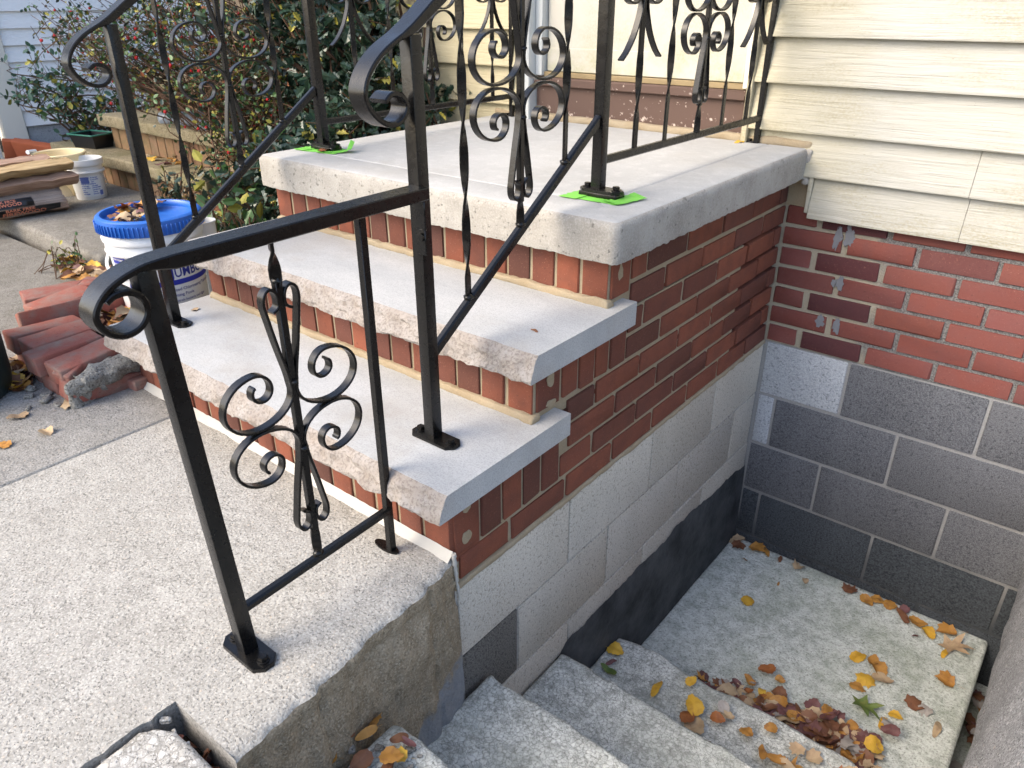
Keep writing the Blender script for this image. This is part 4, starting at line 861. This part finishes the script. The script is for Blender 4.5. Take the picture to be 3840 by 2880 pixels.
for (x, y, z, c, k, s, lab) in [(.035, -.955, -.665, 'ly', 'oval', .055, 'yellow oval fallen leaf by the dark parge on the step'), (.06, -1.03, -.665, 'lg', 'long', .06, 'narrow green fallen leaf on the step nosing'), (.05, -1.00, -.665, 'lp', 'long', .04, 'dark purple fallen leaf on the step'), (.20, -1.0, -.665, 'ly', 'long', .07, 'narrow yellow fallen leaf on the step'),
    (-1.14, -1.415, Z1, 'lt', 'oval', .028, 'small pale crumpled leaf on the lowest stone tread'), (-.045, -1.262, Z2, 'lb', 'long', .022, 'tiny red brown leaf on the upper stone tread'), (-.165, -.05, ZT, 'ly', 'long', .038, 'orange yellow leaf by the railing foot on the platform'),
    (-1.07, -.955, ZT+.001, 'lorr', 'oval', .05, 'rust brown leaf under the curled green tape'), (-1.225, -1.775, ZS, 'lt', 'maple', .075, 'tan leaf on the sidewalk by the mortar covered brick'), (-1.262, -1.885, ZS, 'lt', 'oval', .055, 'tan leaf curled up on the sidewalk'), (-1.124, -1.874, ZS, 'lt', 'oval', .05, 'flat round tan leaf on the sidewalk'), (-1.14, -1.965, ZS, 'lo', 'oval', .05, 'ochre leaf with green on the sidewalk')]:
    leaf(x, y, z+.0005, c, k, s, label=lab, group='single leaves', tilt=.08)
G5 = 'in the corner of the upper basement step'
for i in range(22):
    x = rr.uniform(.02, .14); leaf(x, -1.80 - rr.uniform(.04, .28)*(1.2-x*4), -.118 + rr.uniform(0, .03), rr.choices(['lb', 'lp', 'lo', 'ly', 'lgr'], [45, 25, 15, 10, 5])[0], rr.choice(['oval', 'maple', 'long']), rr.uniform(.035, .055), G5, 'fallen leaves ' + G5, tilt=.6)
G6 = 'in the gap beside the broken top step'
for i in range(10):
    leaf(rr.uniform(-.12, .03), -2.113 + rr.uniform(-.008, .006), .02 + rr.uniform(-.02, .02), rr.choice(['lb', 'lp', 'lorr']), rr.choice(['oval', 'long']), rr.uniform(.035, .05), G6, 'fallen leaves ' + G6, tilt=.7)
G7 = 'caught in the drain beside the landing'
for i in range(24):
    leaf(rr.uniform(.905, .945), rr.uniform(-.80, -.03), -1.022 + rr.uniform(0, .04), rr.choices(['lb', 'lp', 'lo', 'ly', 'lgr', 'lt'], [30, 22, 16, 10, 10, 12])[0], rr.choice(['oval', 'maple', 'long']), rr.uniform(.04, .075), G7, 'fallen leaves ' + G7, tilt=.5)
def litter(name, label, spots, seed, cols=('lb', 'lo', 'lt', 'ly', 'lp', 'gm')):
    r = random.Random(seed); V, F, MI = [], [], []
    for (cx, cy, cz, rx, ry, n) in spots:
        for _ in range(n):
            k = r.choice(['oval', 'oval', 'long', 'maple']); me = leaf_mesh(k, r.uniform(.035, .075), r.randint(0, 50)); a, q = r.uniform(0, 6.28), sqrt(r.random()); M = Matrix.Translation((cx + rx*q*cos(a), cy + ry*q*sin(a), cz + r.uniform(0, .025))) @ Matrix.Rotation(r.uniform(0, 6.28), 4, 'Z') @ Matrix.Rotation(r.uniform(-.5, .5), 4, 'X')
            b = len(V); V += [M @ v.co for v in me.vertices]; mi = r.choices(range(len(cols)), [30, 22, 22, 14, 8, 4][:len(cols)])[0]
            for p in me.polygons: F.append(tuple(b+i for i in p.vertices)); MI.append(mi)
            bpy.data.meshes.remove(me)
    obj(name, mesh(V, F, 60, MI), [MT[c] for c in cols], label=label, cat='leaf litter', kind='stuff')
litter('leaf_litter', 'bed of small brown leaf bits under the heap on the landing', [(.44, -.80, ZL, .22, .05, 80), (.56, -.755, ZL, .16, .08, 90), (.63, -.70, ZL, .10, .07, 40)], 13, ('lb', 'lp', 'lt', 'lo', 'lgr'))
litter('leaf_litter', 'drift of dry leaves along the path edge and around the brick pile', [(-2.25, -1.24, .07, .30, .08, 70), (-1.95, -1.28, .07, .25, .10, 60), (-1.62, -1.42, .12, .16, .10, 60), (-1.40, -1.42, .16, .12, .09, 60), (-1.70, -1.83, .07, .10, .10, 25), (-1.50, -1.80, .07, .08, .05, 25), (-4.7, -.75, .13, .25, .12, 40), (-1.6, -.8, .09, .35, .25, 90), (-2.6, -.55, .13, .3, .15, 40), (-4.3, -.15, .12, .5, .2, 60), (-3.1, -.38, .29, .4, .08, 12)], 3)

# ================================================================== BUCKETS
_tc = {}
def text_mesh(s, size, bold=0., sx=1., align='LEFT'):
    cu = bpy.data.curves.new('t', 'FONT'); cu.body = s; cu.size = size; cu.align_x = align; cu.offset = bold; cu.resolution_u = 2
    o = bpy.data.objects.new('t', cu); COL.objects.link(o); bpy.context.view_layer.update(); me = bpy.data.meshes.new_from_object(o.evaluated_get(bpy.context.evaluated_depsgraph_get())); bpy.data.objects.remove(o)
    bm = bmesh.new(); bm.from_mesh(me); bmesh.ops.triangulate(bm, faces=bm.faces[:]); bmesh.ops.subdivide_edges(bm, edges=[e for e in bm.edges if e.calc_length() > .02], cuts=2, use_grid_fill=False); bm.to_mesh(me); bm.free()
    for v in me.vertices: v.co.x *= sx
    return me
def wrap(me, a0, z0, rad, off=.0011):        # x -> angle, y -> height on a cone rad(z), text reads outward
    for v in me.vertices:
        z = z0 + v.co.y; r = rad(z) + off; a = a0 + v.co.x/r; v.co = Vector((r*cos(a), r*sin(a), z))
    me.update(); return me
def quadwrap(w_, h, a0, z0, rad, off=.0010, n=24):
    V = [(w_*i/n, h*j, 0) for j in (0, 1) for i in range(n+1)]; return wrap(mesh(V, [(i, i+1, n+2+i, n+1+i) for i in range(n)]), a0, z0, rad, off)
# ---- pool tablet bucket with the blue lid
BK = (-1.62, -1.26, .068); pb = empty('tablet_bucket', BK); tag(pb, 'white tablet bucket with a ribbed blue lid full of dead leaves', 'bucket')
H = .372; rad = lambda z: .128 + .019*z/H
obj('body', lathe([(.126, 0), (.128, .004), (rad(.18), .18), (rad(.262), .262), (.150, .264), (.152, .271), (.149, .275), (.1475, .30), (.153, .302), (.155, .312), (.152, .318), (.149, H)], 72), MT['white'], pb)
lid = obj('lid', lathe([(.152, H-.042), (.159, H-.040), (.1605, H-.012), (.158, H+.004), (.152, H+.009), (.143, H+.009), (.139, H+.004), (.137, H-.010), (.120, H-.013), (0.001, H-.012)], 96, cap=True), MT['blue'], pb)
me = join([xform(box((.158, -.0016, H-.038), (.1645, .0016, H-.006), .0008), Matrix.Rotation(2*pi*i/72, 4, 'Z')) for i in range(72)])
obj('ribs', me, MT['blue'], lid, kind='stuff')
# bail handle
P = [(.156*cos(a), .156*sin(a), .285 - .075*sin(pi*(i/24))) for i, a in enumerate([radians(190 + 175*i/24) for i in range(25)])]
obj('handle', tube([(P, .0052)], 8), MT['white'], pb)
A = radians(-1)                             # the label faces the camera side
def txt(s, size, a, z, mat='ink', bold=0., sx=1.): obj('lettering', wrap(text_mesh(s, size, bold, sx), a, z, rad), MT[mat], pb)
txt('JUMBO TABS', .047, A-.24, .188, 'ink', .0008, .80); txt('Swimming Pool', .0165, A+.12, .243, 'ink', .0002)
obj('label_band', quadwrap(.30, .0022, A-.60, .234, rad, .0012, 40), MT['band'], pb); obj('label_band', quadwrap(.36, .017, A-.90, .163, rad, .0012, 40), MT['band'], pb)
for i, (s, q) in enumerate((('Stabilized Chlorinating Tablets for', .0145), ('Swimming Pools', .0145), ('Controls bacteria and algae', .0115), ('Highly concentrated', .0115), ('Protected from sunlight', .0115))): txt(s, q, A-(.46 if i < 2 else .34), .142 - (i*.0185 if i < 2 else .037 + (i-2)*.0165), 'ink', .0001)
obj('warning_panel', quadwrap(.062, .045, A-1.62, .226, rad, .0010), MT['band'], pb); 
for i, s in enumerate(('AVERTISSEMENT', 'AVISO')): obj('lettering', wrap(text_mesh(s, .0085 if i == 0 else .011, .0002), A-1.60, .250-.017*i, rad, .0016), MT['whiteink'], pb)
for i in range(7): obj('lettering', wrap(text_mesh('do not mix with other pool items'[:22+i % 4], .0075), A-1.30, .128 - .0105*i, rad), MT['ink'], pb)
obj('emblem', wrap(join([xform(lathe([(.019, 0), (.0225, 0)], 32, None), Matrix.Translation((.03, .0, 0))), mesh([(.016, .013, 0), (.018, .015, 0), (.045, -.013, 0), (.043, -.015, 0)], [(0, 1, 2, 3)]), mesh([(.026, -.012, 0), (.034, -.012, 0), (.036, .008, 0), (.024, .008, 0)], [(0, 1, 2, 3)])]), A-1.30, .165, rad), MT['ink'], pb)
rr = random.Random(9)
for i in range(26):
    a, q = rr.uniform(2.0, 5.6), .115*sqrt(rr.random())
    leaf(BK[0] + q*cos(a), BK[1] + q*sin(a), BK[2] + H - .010 + rr.uniform(0, .022), rr.choices(['lb', 'lorr', 'lt', 'lp', 'lo'], [30, 22, 26, 14, 8])[0], rr.choice(['oval', 'oval', 'maple', 'long']), rr.uniform(.04, .07), 'lying in the blue bucket lid', 'leaves lying in the blue bucket lid', tilt=.4)
cup = empty('clear_tub', (-1.66, -1.06, .07)); cup.scale = (.8, .8, .88); tag(cup, 'small white tub holding dry leaves behind the blue lidded bucket', 'tub')
obj('body', lathe([(.042, 0), (.050, .33), (.054, .332), (.054, .338), (.048, .338), (.044, .29), (.0, .29)], 32), MT['white'], cup)
for i in range(4): leaf(-1.66 + rr.uniform(-.02, .02), -1.06 + rr.uniform(-.02, .02), .328 + .006*i, 'lt', 'oval', .045, 'in the small white tub', 'leaves in the small white tub', tilt=.4)
# ---- small pail with printed label
wp = empty('printed_pail', (-3.43, -.69, .124)); wp.scale = (.83,)*3; tag(wp, 'small white pail with a blue printed label standing on the path', 'pail'); rp = lambda z: .087 + .012*z/.19
obj('body', lathe([(.085, 0), (.087, .004), (rp(.16), .16), (.108, .163), (.110, .170), (.106, .175), (.100, .176), (.099, .205), (.110, .208), (.112, .216), (.108, .240), (.110, .243), (.106, .245), (.102, .243), (.095, .17), (.080, .05), (.0, .05)], 56), MT['pail'], wp)
A2 = radians(3); obj('label', quadwrap(.125, .125, A2-.95, .022, rp, .0010), MT['white'], wp)
for j in range(2):
    for i in range(9): obj('lettering', wrap(text_mesh(['ACTIVE ITEMS', 'use with care', 'storage', 'keep dry and cool', 'do not open', 'in case of fire', 'rinse', 'dispose', 'net weight'][(i + j*4) % 9], .0085, .0006), A2-.92 + j*.62, .136 - .0125*i, rp, .0022), MT['inkl'], wp)
obj('label_panel', quadwrap(.048, .040, A2-.90, .104, rp, .0017), MT['inkl'], wp); obj('label_panel', quadwrap(.022, .030, A2+.14, .026, rp, .0017), MT['inkl'], wp)
obj('handle', tube([([(.106*cos(a), .106*sin(a), .165 - .10*sin(pi*i/16)) for i, a in enumerate([radians(20 + 150*i/16) for i in range(17)])], .0028)], 6), MT['greytrim'], wp)
# ---- cream bucket
cb = empty('cream_bucket', (-3.62, -.725, .124)); cb.scale = (.82,)*3; tag(cb, 'open cream plastic bucket with a wire handle behind the firewood', 'bucket')
obj('body', lathe([(.115, 0), (.117, .004), (.146, .25), (.155, .252), (.157, .262), (.150, .266), (.142, .260), (.110, .02), (.0, .02)], 64), MT['cream'], cb)
P = [(.157*cos(a), .157*sin(a), .250 + .020*sin(pi*i/20)) for i, a in enumerate([radians(195 + 130*i/20) for i in range(21)])]
obj('handle', tube([(P, .0025)], 6), MT['iron'], cb); obj('grip', tube([([(-.165, -.075, .262), (-.130, -.135, .268)], .013)], 12), MT['white'], cb)

# ================================================================== FIREWOOD
def log(loc, L, w_, h, rz, mat, label, seed, name='split_log'):
    r = random.Random(seed); n = 14; k = 9; V, F = [], []
    for i in range(n+1):
        x = -L/2 + L*i/n
        for j in range(k):
            a = 2*pi*j/k; rr_ = 1 + .16*noise.noise(Vector((x*5, a*.9, seed))) + (.22 if j in (0, 4) else -.05); y = cos(a)*w_/2*rr_; z = max(-.46, sin(a)*.5*rr_)*h + .010*noise.noise(Vector((x*16, j, seed)))
            V.append((x, y, z))
    for i in range(n):
        for j in range(k): F.append((i*k+j, (i+1)*k+j, (i+1)*k+(j+1) % k, i*k+(j+1) % k))
    F.append(tuple(range(k))); F.append(tuple(n*k+j for j in range(k-1, -1, -1)))
    o = obj(name, mesh(V, F, 22), MT[mat], loc=loc, rot=(0, 0, rz)); tag(o, label, 'firewood', 'split logs on the firewood bundle')
fb = empty('firewood_bundle', (-3.34, -1.10, .126), radians(86)); fb.scale = (1, 1, .74); tag(fb, 'plastic wrapped bundle of firewood with a black printed band', 'firewood')
for i, (y, z) in enumerate(((-.065, .05), (.055, .05), (-.01, .105))):
    V, F = [], []; k = 7; n = 8; L = .42
    for a_ in range(n+1):
        for j in range(k):
            a = 2*pi*j/k; q = 1 + .2*noise.noise(Vector((a_*.6, j*1.3, i))); V.append((-L/2 + L*a_/n, y + .058*q*cos(a), z + .048*q*sin(a)))
    for a_ in range(n):
        for j in range(k): F.append((a_*k+j, (a_+1)*k+j, (a_+1)*k+(j+1) % k, a_*k+(j+1) % k))
    F.append(tuple(range(k))); F.append(tuple(n*k+j for j in range(k-1, -1, -1))); obj('log', mesh(V, F, 45), MT['wood2'], fb)
def wrapsurf(x0, x1, a0, a1, off, n=30, m_=12, crease=.006):
    V, F = [], []
    for i in range(n+1):
        x = x0 + (x1-x0)*i/n
        for j in range(m_+1):
            a = a0 + (a1-a0)*j/m_; e = 1 - .25*max(0, abs(x)-.19)/.05
            ry, rz_ = (.132+off)*e, (.082+off)*e; d = crease*noise.noise(Vector((x*22, a*5, off*90))); V.append((x, (ry+d)*cos(a), .080 + (rz_+d)*sin(a)))
    for i in range(n):
        for j in range(m_): F.append((i*(m_+1)+j, (i+1)*(m_+1)+j, (i+1)*(m_+1)+j+1, i*(m_+1)+j+1))
    return mesh(V, F, 60)
obj('film', wrapsurf(-.25, .25, -.3-pi/2-.9, 2*pi-.3-pi/2-.9, .004, 40, 40), MT['film'], fb)
FA = -pi/2
obj('printed_band', wrapsurf(-.20, .17, pi+.75, pi+.05, .006, 40, 10), MT['blackp'], fb, label='black band lettered bark free firewood'); obj('printed_band', wrapsurf(-.22, .06, pi-.05, pi-.62, .008, 40, 8, .010), MT['blackp'], fb)
def onbag(s, size, x, a, mat, bold=0.):
    me = text_mesh(s, size, bold)
    for v in me.vertices:
        an = a - v.co.y/.10; v.co = Vector((x + v.co.x, (.132+.0125)*cos(an), .080 + (.082+.0125)*sin(an)))
    # text runs along the bundle, read from the sidewalk side
    obj('lettering', me, MT[mat], fb)
for (s, q, x, a, mt, b) in (('BARK FREE', .026, -.07, pi+.20, 'orange', .0006), ('FIREWOOD', .036, -.085, pi+.50, 'orange', .0008), ('NEW BURNING LOGS', .008, -.068, pi+.63, 'whiteink', .0), ('· FEWER ASHES', .011, -.185, pi+.22, 'whiteink', .0002), ('· FEWER BUGS', .011, -.185, pi+.36, 'whiteink', .0002), ('· LESS DEBRIS', .011, -.185, pi+.50, 'whiteink', .0002), ('· LESS CREOSOTE', .011, -.185, pi+.64, 'whiteink', .0002), ('BARK FREE', .022, -.12, pi-.42, 'orange', .0005), ('FIREWOOD', .026, -.13, pi-.20, 'orange', .0006), ('FEWER ASHES', .010, -.215, pi-.45, 'whiteink', .0002)): onbag(s, q, x, a, mt, b)
bc = []
for i in range(16):
    me = mesh([(-.205+.003*i, .011, 0), (-.205+.003*i+.0012+.0006*(i % 3), .011, 0), (-.205+.003*i+.0012+.0006*(i % 3), .045, 0), (-.205+.003*i, .045, 0)], [(0, 1, 2, 3)]); bc.append(me)
me = join(bc)
for v in me.vertices: an = pi + .02 - v.co.y/.10; v.co = Vector((v.co.x, (.145)*cos(an), .080 + .095*sin(an)))
obj('barcode', me, MT['whiteink'], fb)
log((-3.30, -1.03, .268), .44, .13, .072, radians(88), 'wood2', 'pinkish split log lying directly on the wrapped bundle', 5)
log((-3.31, -1.06, .330), .50, .12, .065, radians(92), 'wood1', 'pale yellow split log on top of the pink log', 6)
log((-3.41, -1.07, .350), .40, .10, .062, radians(86), 'wood2', 'brown split log behind the pale one', 7)

# ================================================================== BRICK PILE
def lbrick(x, y, z, rz, rx=0., ry=0., dims=(.2, .092, .057), label='loose red brick', mat='loose', name='loose_brick', g='loose bricks piled beside the stoop'):
    l, d, h = dims; me = rough(grid_box((-l/2, -d/2, -h/2), (l/2, d/2, h/2), .05, .005), .003, 25, x*31+y*17); o = obj(name, me, MT[mat], loc=(x, y, z), rot=(rx, ry, rz)); tag(o, label, 'brick', g); return o
PB = 'loose red brick lying in the row beside the stoop'
H9 = pi/2
for i, (x, y, z, a) in enumerate(((-1.290, -1.668, .158, .06), (-1.384, -1.692, .163, -.02), (-1.478, -1.670, .166, .03), (-1.572, -1.668, .163, -.05))): lbrick(x, y, z, H9+a, .05*(-1)**i, .04*(i-2), (.2-.01*(i % 3), .090, .058), ['loose red brick next to the mortar covered brick, first of its row', 'second loose red brick of the row from the mortar covered one', 'third loose red brick of the row, between two others', 'last loose red brick of the row, next to the brick standing on edge'][i])
for i, (x, y, z, a) in enumerate(((-1.36, -1.665, .100, .05), (-1.47, -1.66, .100, -.04), (-1.57, -1.65, .100, .02), (-1.66, -1.62, .100, .05), (-1.75, -1.60, .100, .0))): lbrick(x, y, z, H9+a, 0, 0, (.2, .092, .062), 'loose red brick in the bottom layer of the pile, under the brick row' if i < 3 else ['loose red brick under the brick standing on edge', 'loose red brick in the bottom layer behind the brick standing on edge'][i-3])
lbrick(-1.665, -1.60, .180, H9-.10, 1.2, 0., (.20, .064, .050), 'dark red brick standing on edge on the brick pile')
lbrick(-1.78, -1.53, .165, H9+.15, .05, -.05, (.2, .10, .057), 'flat red brick behind the upright one'); lbrick(-1.90, -1.50, .145, H9-.25, .02, 0, (.2, .11, .08), 'weathered red brick at the back of the pile'); lbrick(-1.86, -1.37, .150, .5, .05, .05, (.17, .092, .06), 'red brick with a flake on it at the back'); lbrick(-1.72, -1.40, .135, H9+.1, 0, 0, (.2, .092, .10), 'orange brown brick standing beside the leaves'); lbrick(-1.61, -1.33, .11, H9-.1, 0, 0, (.2, .092, .08), 'orange brick against the blue lidded bucket'); lbrick(-1.98, -1.33, .09, .9, 0, 0, (.2, .092, .057), 'black stained brick at the end of the pile')
lbrick(-1.845, -1.42, .196, .7, .05, .0, (.045, .05, .006), 'thin red brick flake on the pile', name='brick_flake')
lbrick(-1.235, -1.672, .108, H9+.06, .12, .15, (.2, .075, .052), 'red brick with old mortar stuck on it beside the lowest riser'); 
o = lbrick(-1.262, -1.735, .152, H9+.35, .15, -.3, (.06, .055, .05), 'broken brick end resting on the mortar covered brick')
me = rough(grid_box((-.09, -.028, -.022), (.09, .028, .022), .014, .014), .016, 26, 4); me = rough(me, .006, 70, 2); obj('mortar_lump', me, MT['debris'], loc=(-1.215, -1.655, .146), rot=(.25, .0, H9+.12), label='grey lump of old mortar along the top of the leaning brick', cat='mortar')
me = rough(grid_box((-.050, -.014, -.045), (.050, .014, .045), .012, .012), .018, 30, 14); obj('mortar_lump', me, MT['debris'], loc=(-1.207, -1.728, .120), rot=(.1, -.3, H9+.1), label='grey slab of mortar on the face of the leaning brick', cat='mortar')
lbrick(-1.205, -1.592, .086, .1, 0, 0, (.075, .06, .045), 'small dark brick bat in the hole beside the lowest riser')
for (x, y, s) in ((-1.30, -1.80, .02), (-1.335, -1.785, .014), (-1.36, -1.82, .012), (-1.25, -1.79, .011), (-1.40, -1.80, .016), (-1.29, -1.85, .010), (-1.215, -1.72, .014), (-1.225, -1.70, .010)):
    obj('mortar_crumb', rough(box((-s, -s*.7, 0), (s, s*.7, s*.7), s*.25), s*.3, 60, x*9), MT['debris'], loc=(x, y, ZS), rot=(0, 0, x*20), label='small grey crumb of mortar on the sidewalk by the bricks', cat='rubble', group='mortar crumbs by the brick pile')

rr = random.Random(77)
for i in range(8):
    s_ = rr.uniform(.004, .008); x, y = (rr.uniform(-.10, .03), -2.122) if i % 2 else (rr.uniform(-.1025, -.098), rr.uniform(-2.24, -2.13))
    obj('concrete_crumb', rough(box((-s_, -s_*.7, -s_), (s_, s_*.7, s_*.6), s_*.3), s_*.4, 60, i*3.), MT['chunk'], loc=(x, y, .058+rr.uniform(-.01, .012)), rot=(0, 0, i*1.3), label='small concrete crumb wedged in the gap beside the broken top step', cat='rubble', group='crumbs in the gap beside the broken top step')
for i in range(22):
    s_ = rr.uniform(.004, .010); y = rr.uniform(-1.98, -1.83); x = rr.uniform(.03, .16)
    obj('concrete_crumb', rough(box((-s_, -s_*.7, 0), (s_, s_*.7, s_), s_*.3), s_*.4, 60, i*2.), MT['debris'], loc=(x, y, -.118), rot=(0, 0, i*1.1), label='small concrete crumb on the upper basement step under the wall', cat='rubble', group='crumbs on the upper basement step')

# ================================================================== SMALL THINGS
bn = empty('garbage_bin', (-1.535, -1.965, ZS)); tag(bn, 'dark green plastic bin at the edge of the sidewalk beside the bricks', 'bin')
obj('body', lathe([(.150, 0), (.160, .012), (.166, .05), (.180, .50), (.192, .505), (.192, .53), (.176, .53), (.158, .06), (.0, .06)], 56), MT['bin'], bn)
tr = empty('plant_tray', (-3.98, -.385, .286), .25); tag(tr, 'black plastic food tray with a green rim on the mossy step', 'tray')
def frus(a, b, h, t): return mesh([(-a, -b, 0), (a, -b, 0), (a, b, 0), (-a, b, 0), (-a-t, -b-t, h), (a+t, -b-t, h), (a+t, b+t, h), (-a-t, b+t, h), (-a, -b, .006), (a, -b, .006), (a, b, .006), (-a, b, .006)], [(3, 2, 1, 0), (0, 1, 5, 4), (1, 2, 6, 5), (2, 3, 7, 6), (3, 0, 4, 7), (4, 5, 9, 8), (5, 6, 10, 9), (6, 7, 11, 10), (7, 4, 8, 11), (8, 9, 10, 11)])
obj('body', frus(.085, .06, .075, .015), MT['tray'], tr)
obj('rim', join([box((-.108, -.083, .072), (.108, -.073, .080), .002), box((-.108, .073, .072), (.108, .083, .080), .002), box((-.108, -.083, .0721), (-.098, .083, .0801), .002), box((.098, -.083, .0721), (.108, .083, .0801), .002)]), MT['rim'], tr)
for (x, y, z, rz, dm, lab) in ((-4.62, -.42, .17, .5, (.42, .05, .16), 'long orange terracotta edging tile leaning in the garden bed'), (-4.85, -.50, .19, 1.2, (.16, .04, .14), 'short orange terracotta tile beside the cream corner post'), (-4.28, -.20, .19, .2, (.10, .09, .09), 'brown cored brick in the garden bed')):
    o = lbrick(x, y, z, rz, .35 if 'cored' not in lab else 0, .12, dm, lab, 'terra' if 'cored' not in lab else 'nbrick', 'edging_tile' if 'cored' not in lab else 'cored_brick', 'garden edging pieces')
fp = rough(grid_box((-.24, -.09, 0), (.24, .09, .05), .02, .015), .035, 14, 3); obj('plastic_sheet', fp, MT['foil'], loc=(-3.02, -.22, .470), label='crumpled grey plastic sheet on the upper mossy step', cat='plastic')
pg = rough(grid_box((-.05, -.05, 0), (.05, .05, .30), .03, .03), .03, 9, 7); obj('pink_bag', pg, MT['pinkbag'], loc=(-2.78, -.13, .468), label='pale pink plastic bag standing on the mossy steps', cat='bag')
obj('pipe_stub', lathe([(.020, 0), (.020, .12), (.016, .12), (.016, .02), (0, .02)], 24), MT['alum'] if 'alum' in MT else MT['nbr_stone'], loc=(-1.47, -.93, .09), label='short upright pipe stub beside the platform', cat='pipe')
lbrick(-1.62, -.72, .13, .4, .1, .1, (.24, .16, .10), 'dark red stone block behind the platform corner', 'loose', 'stone_block', 'garden stones')
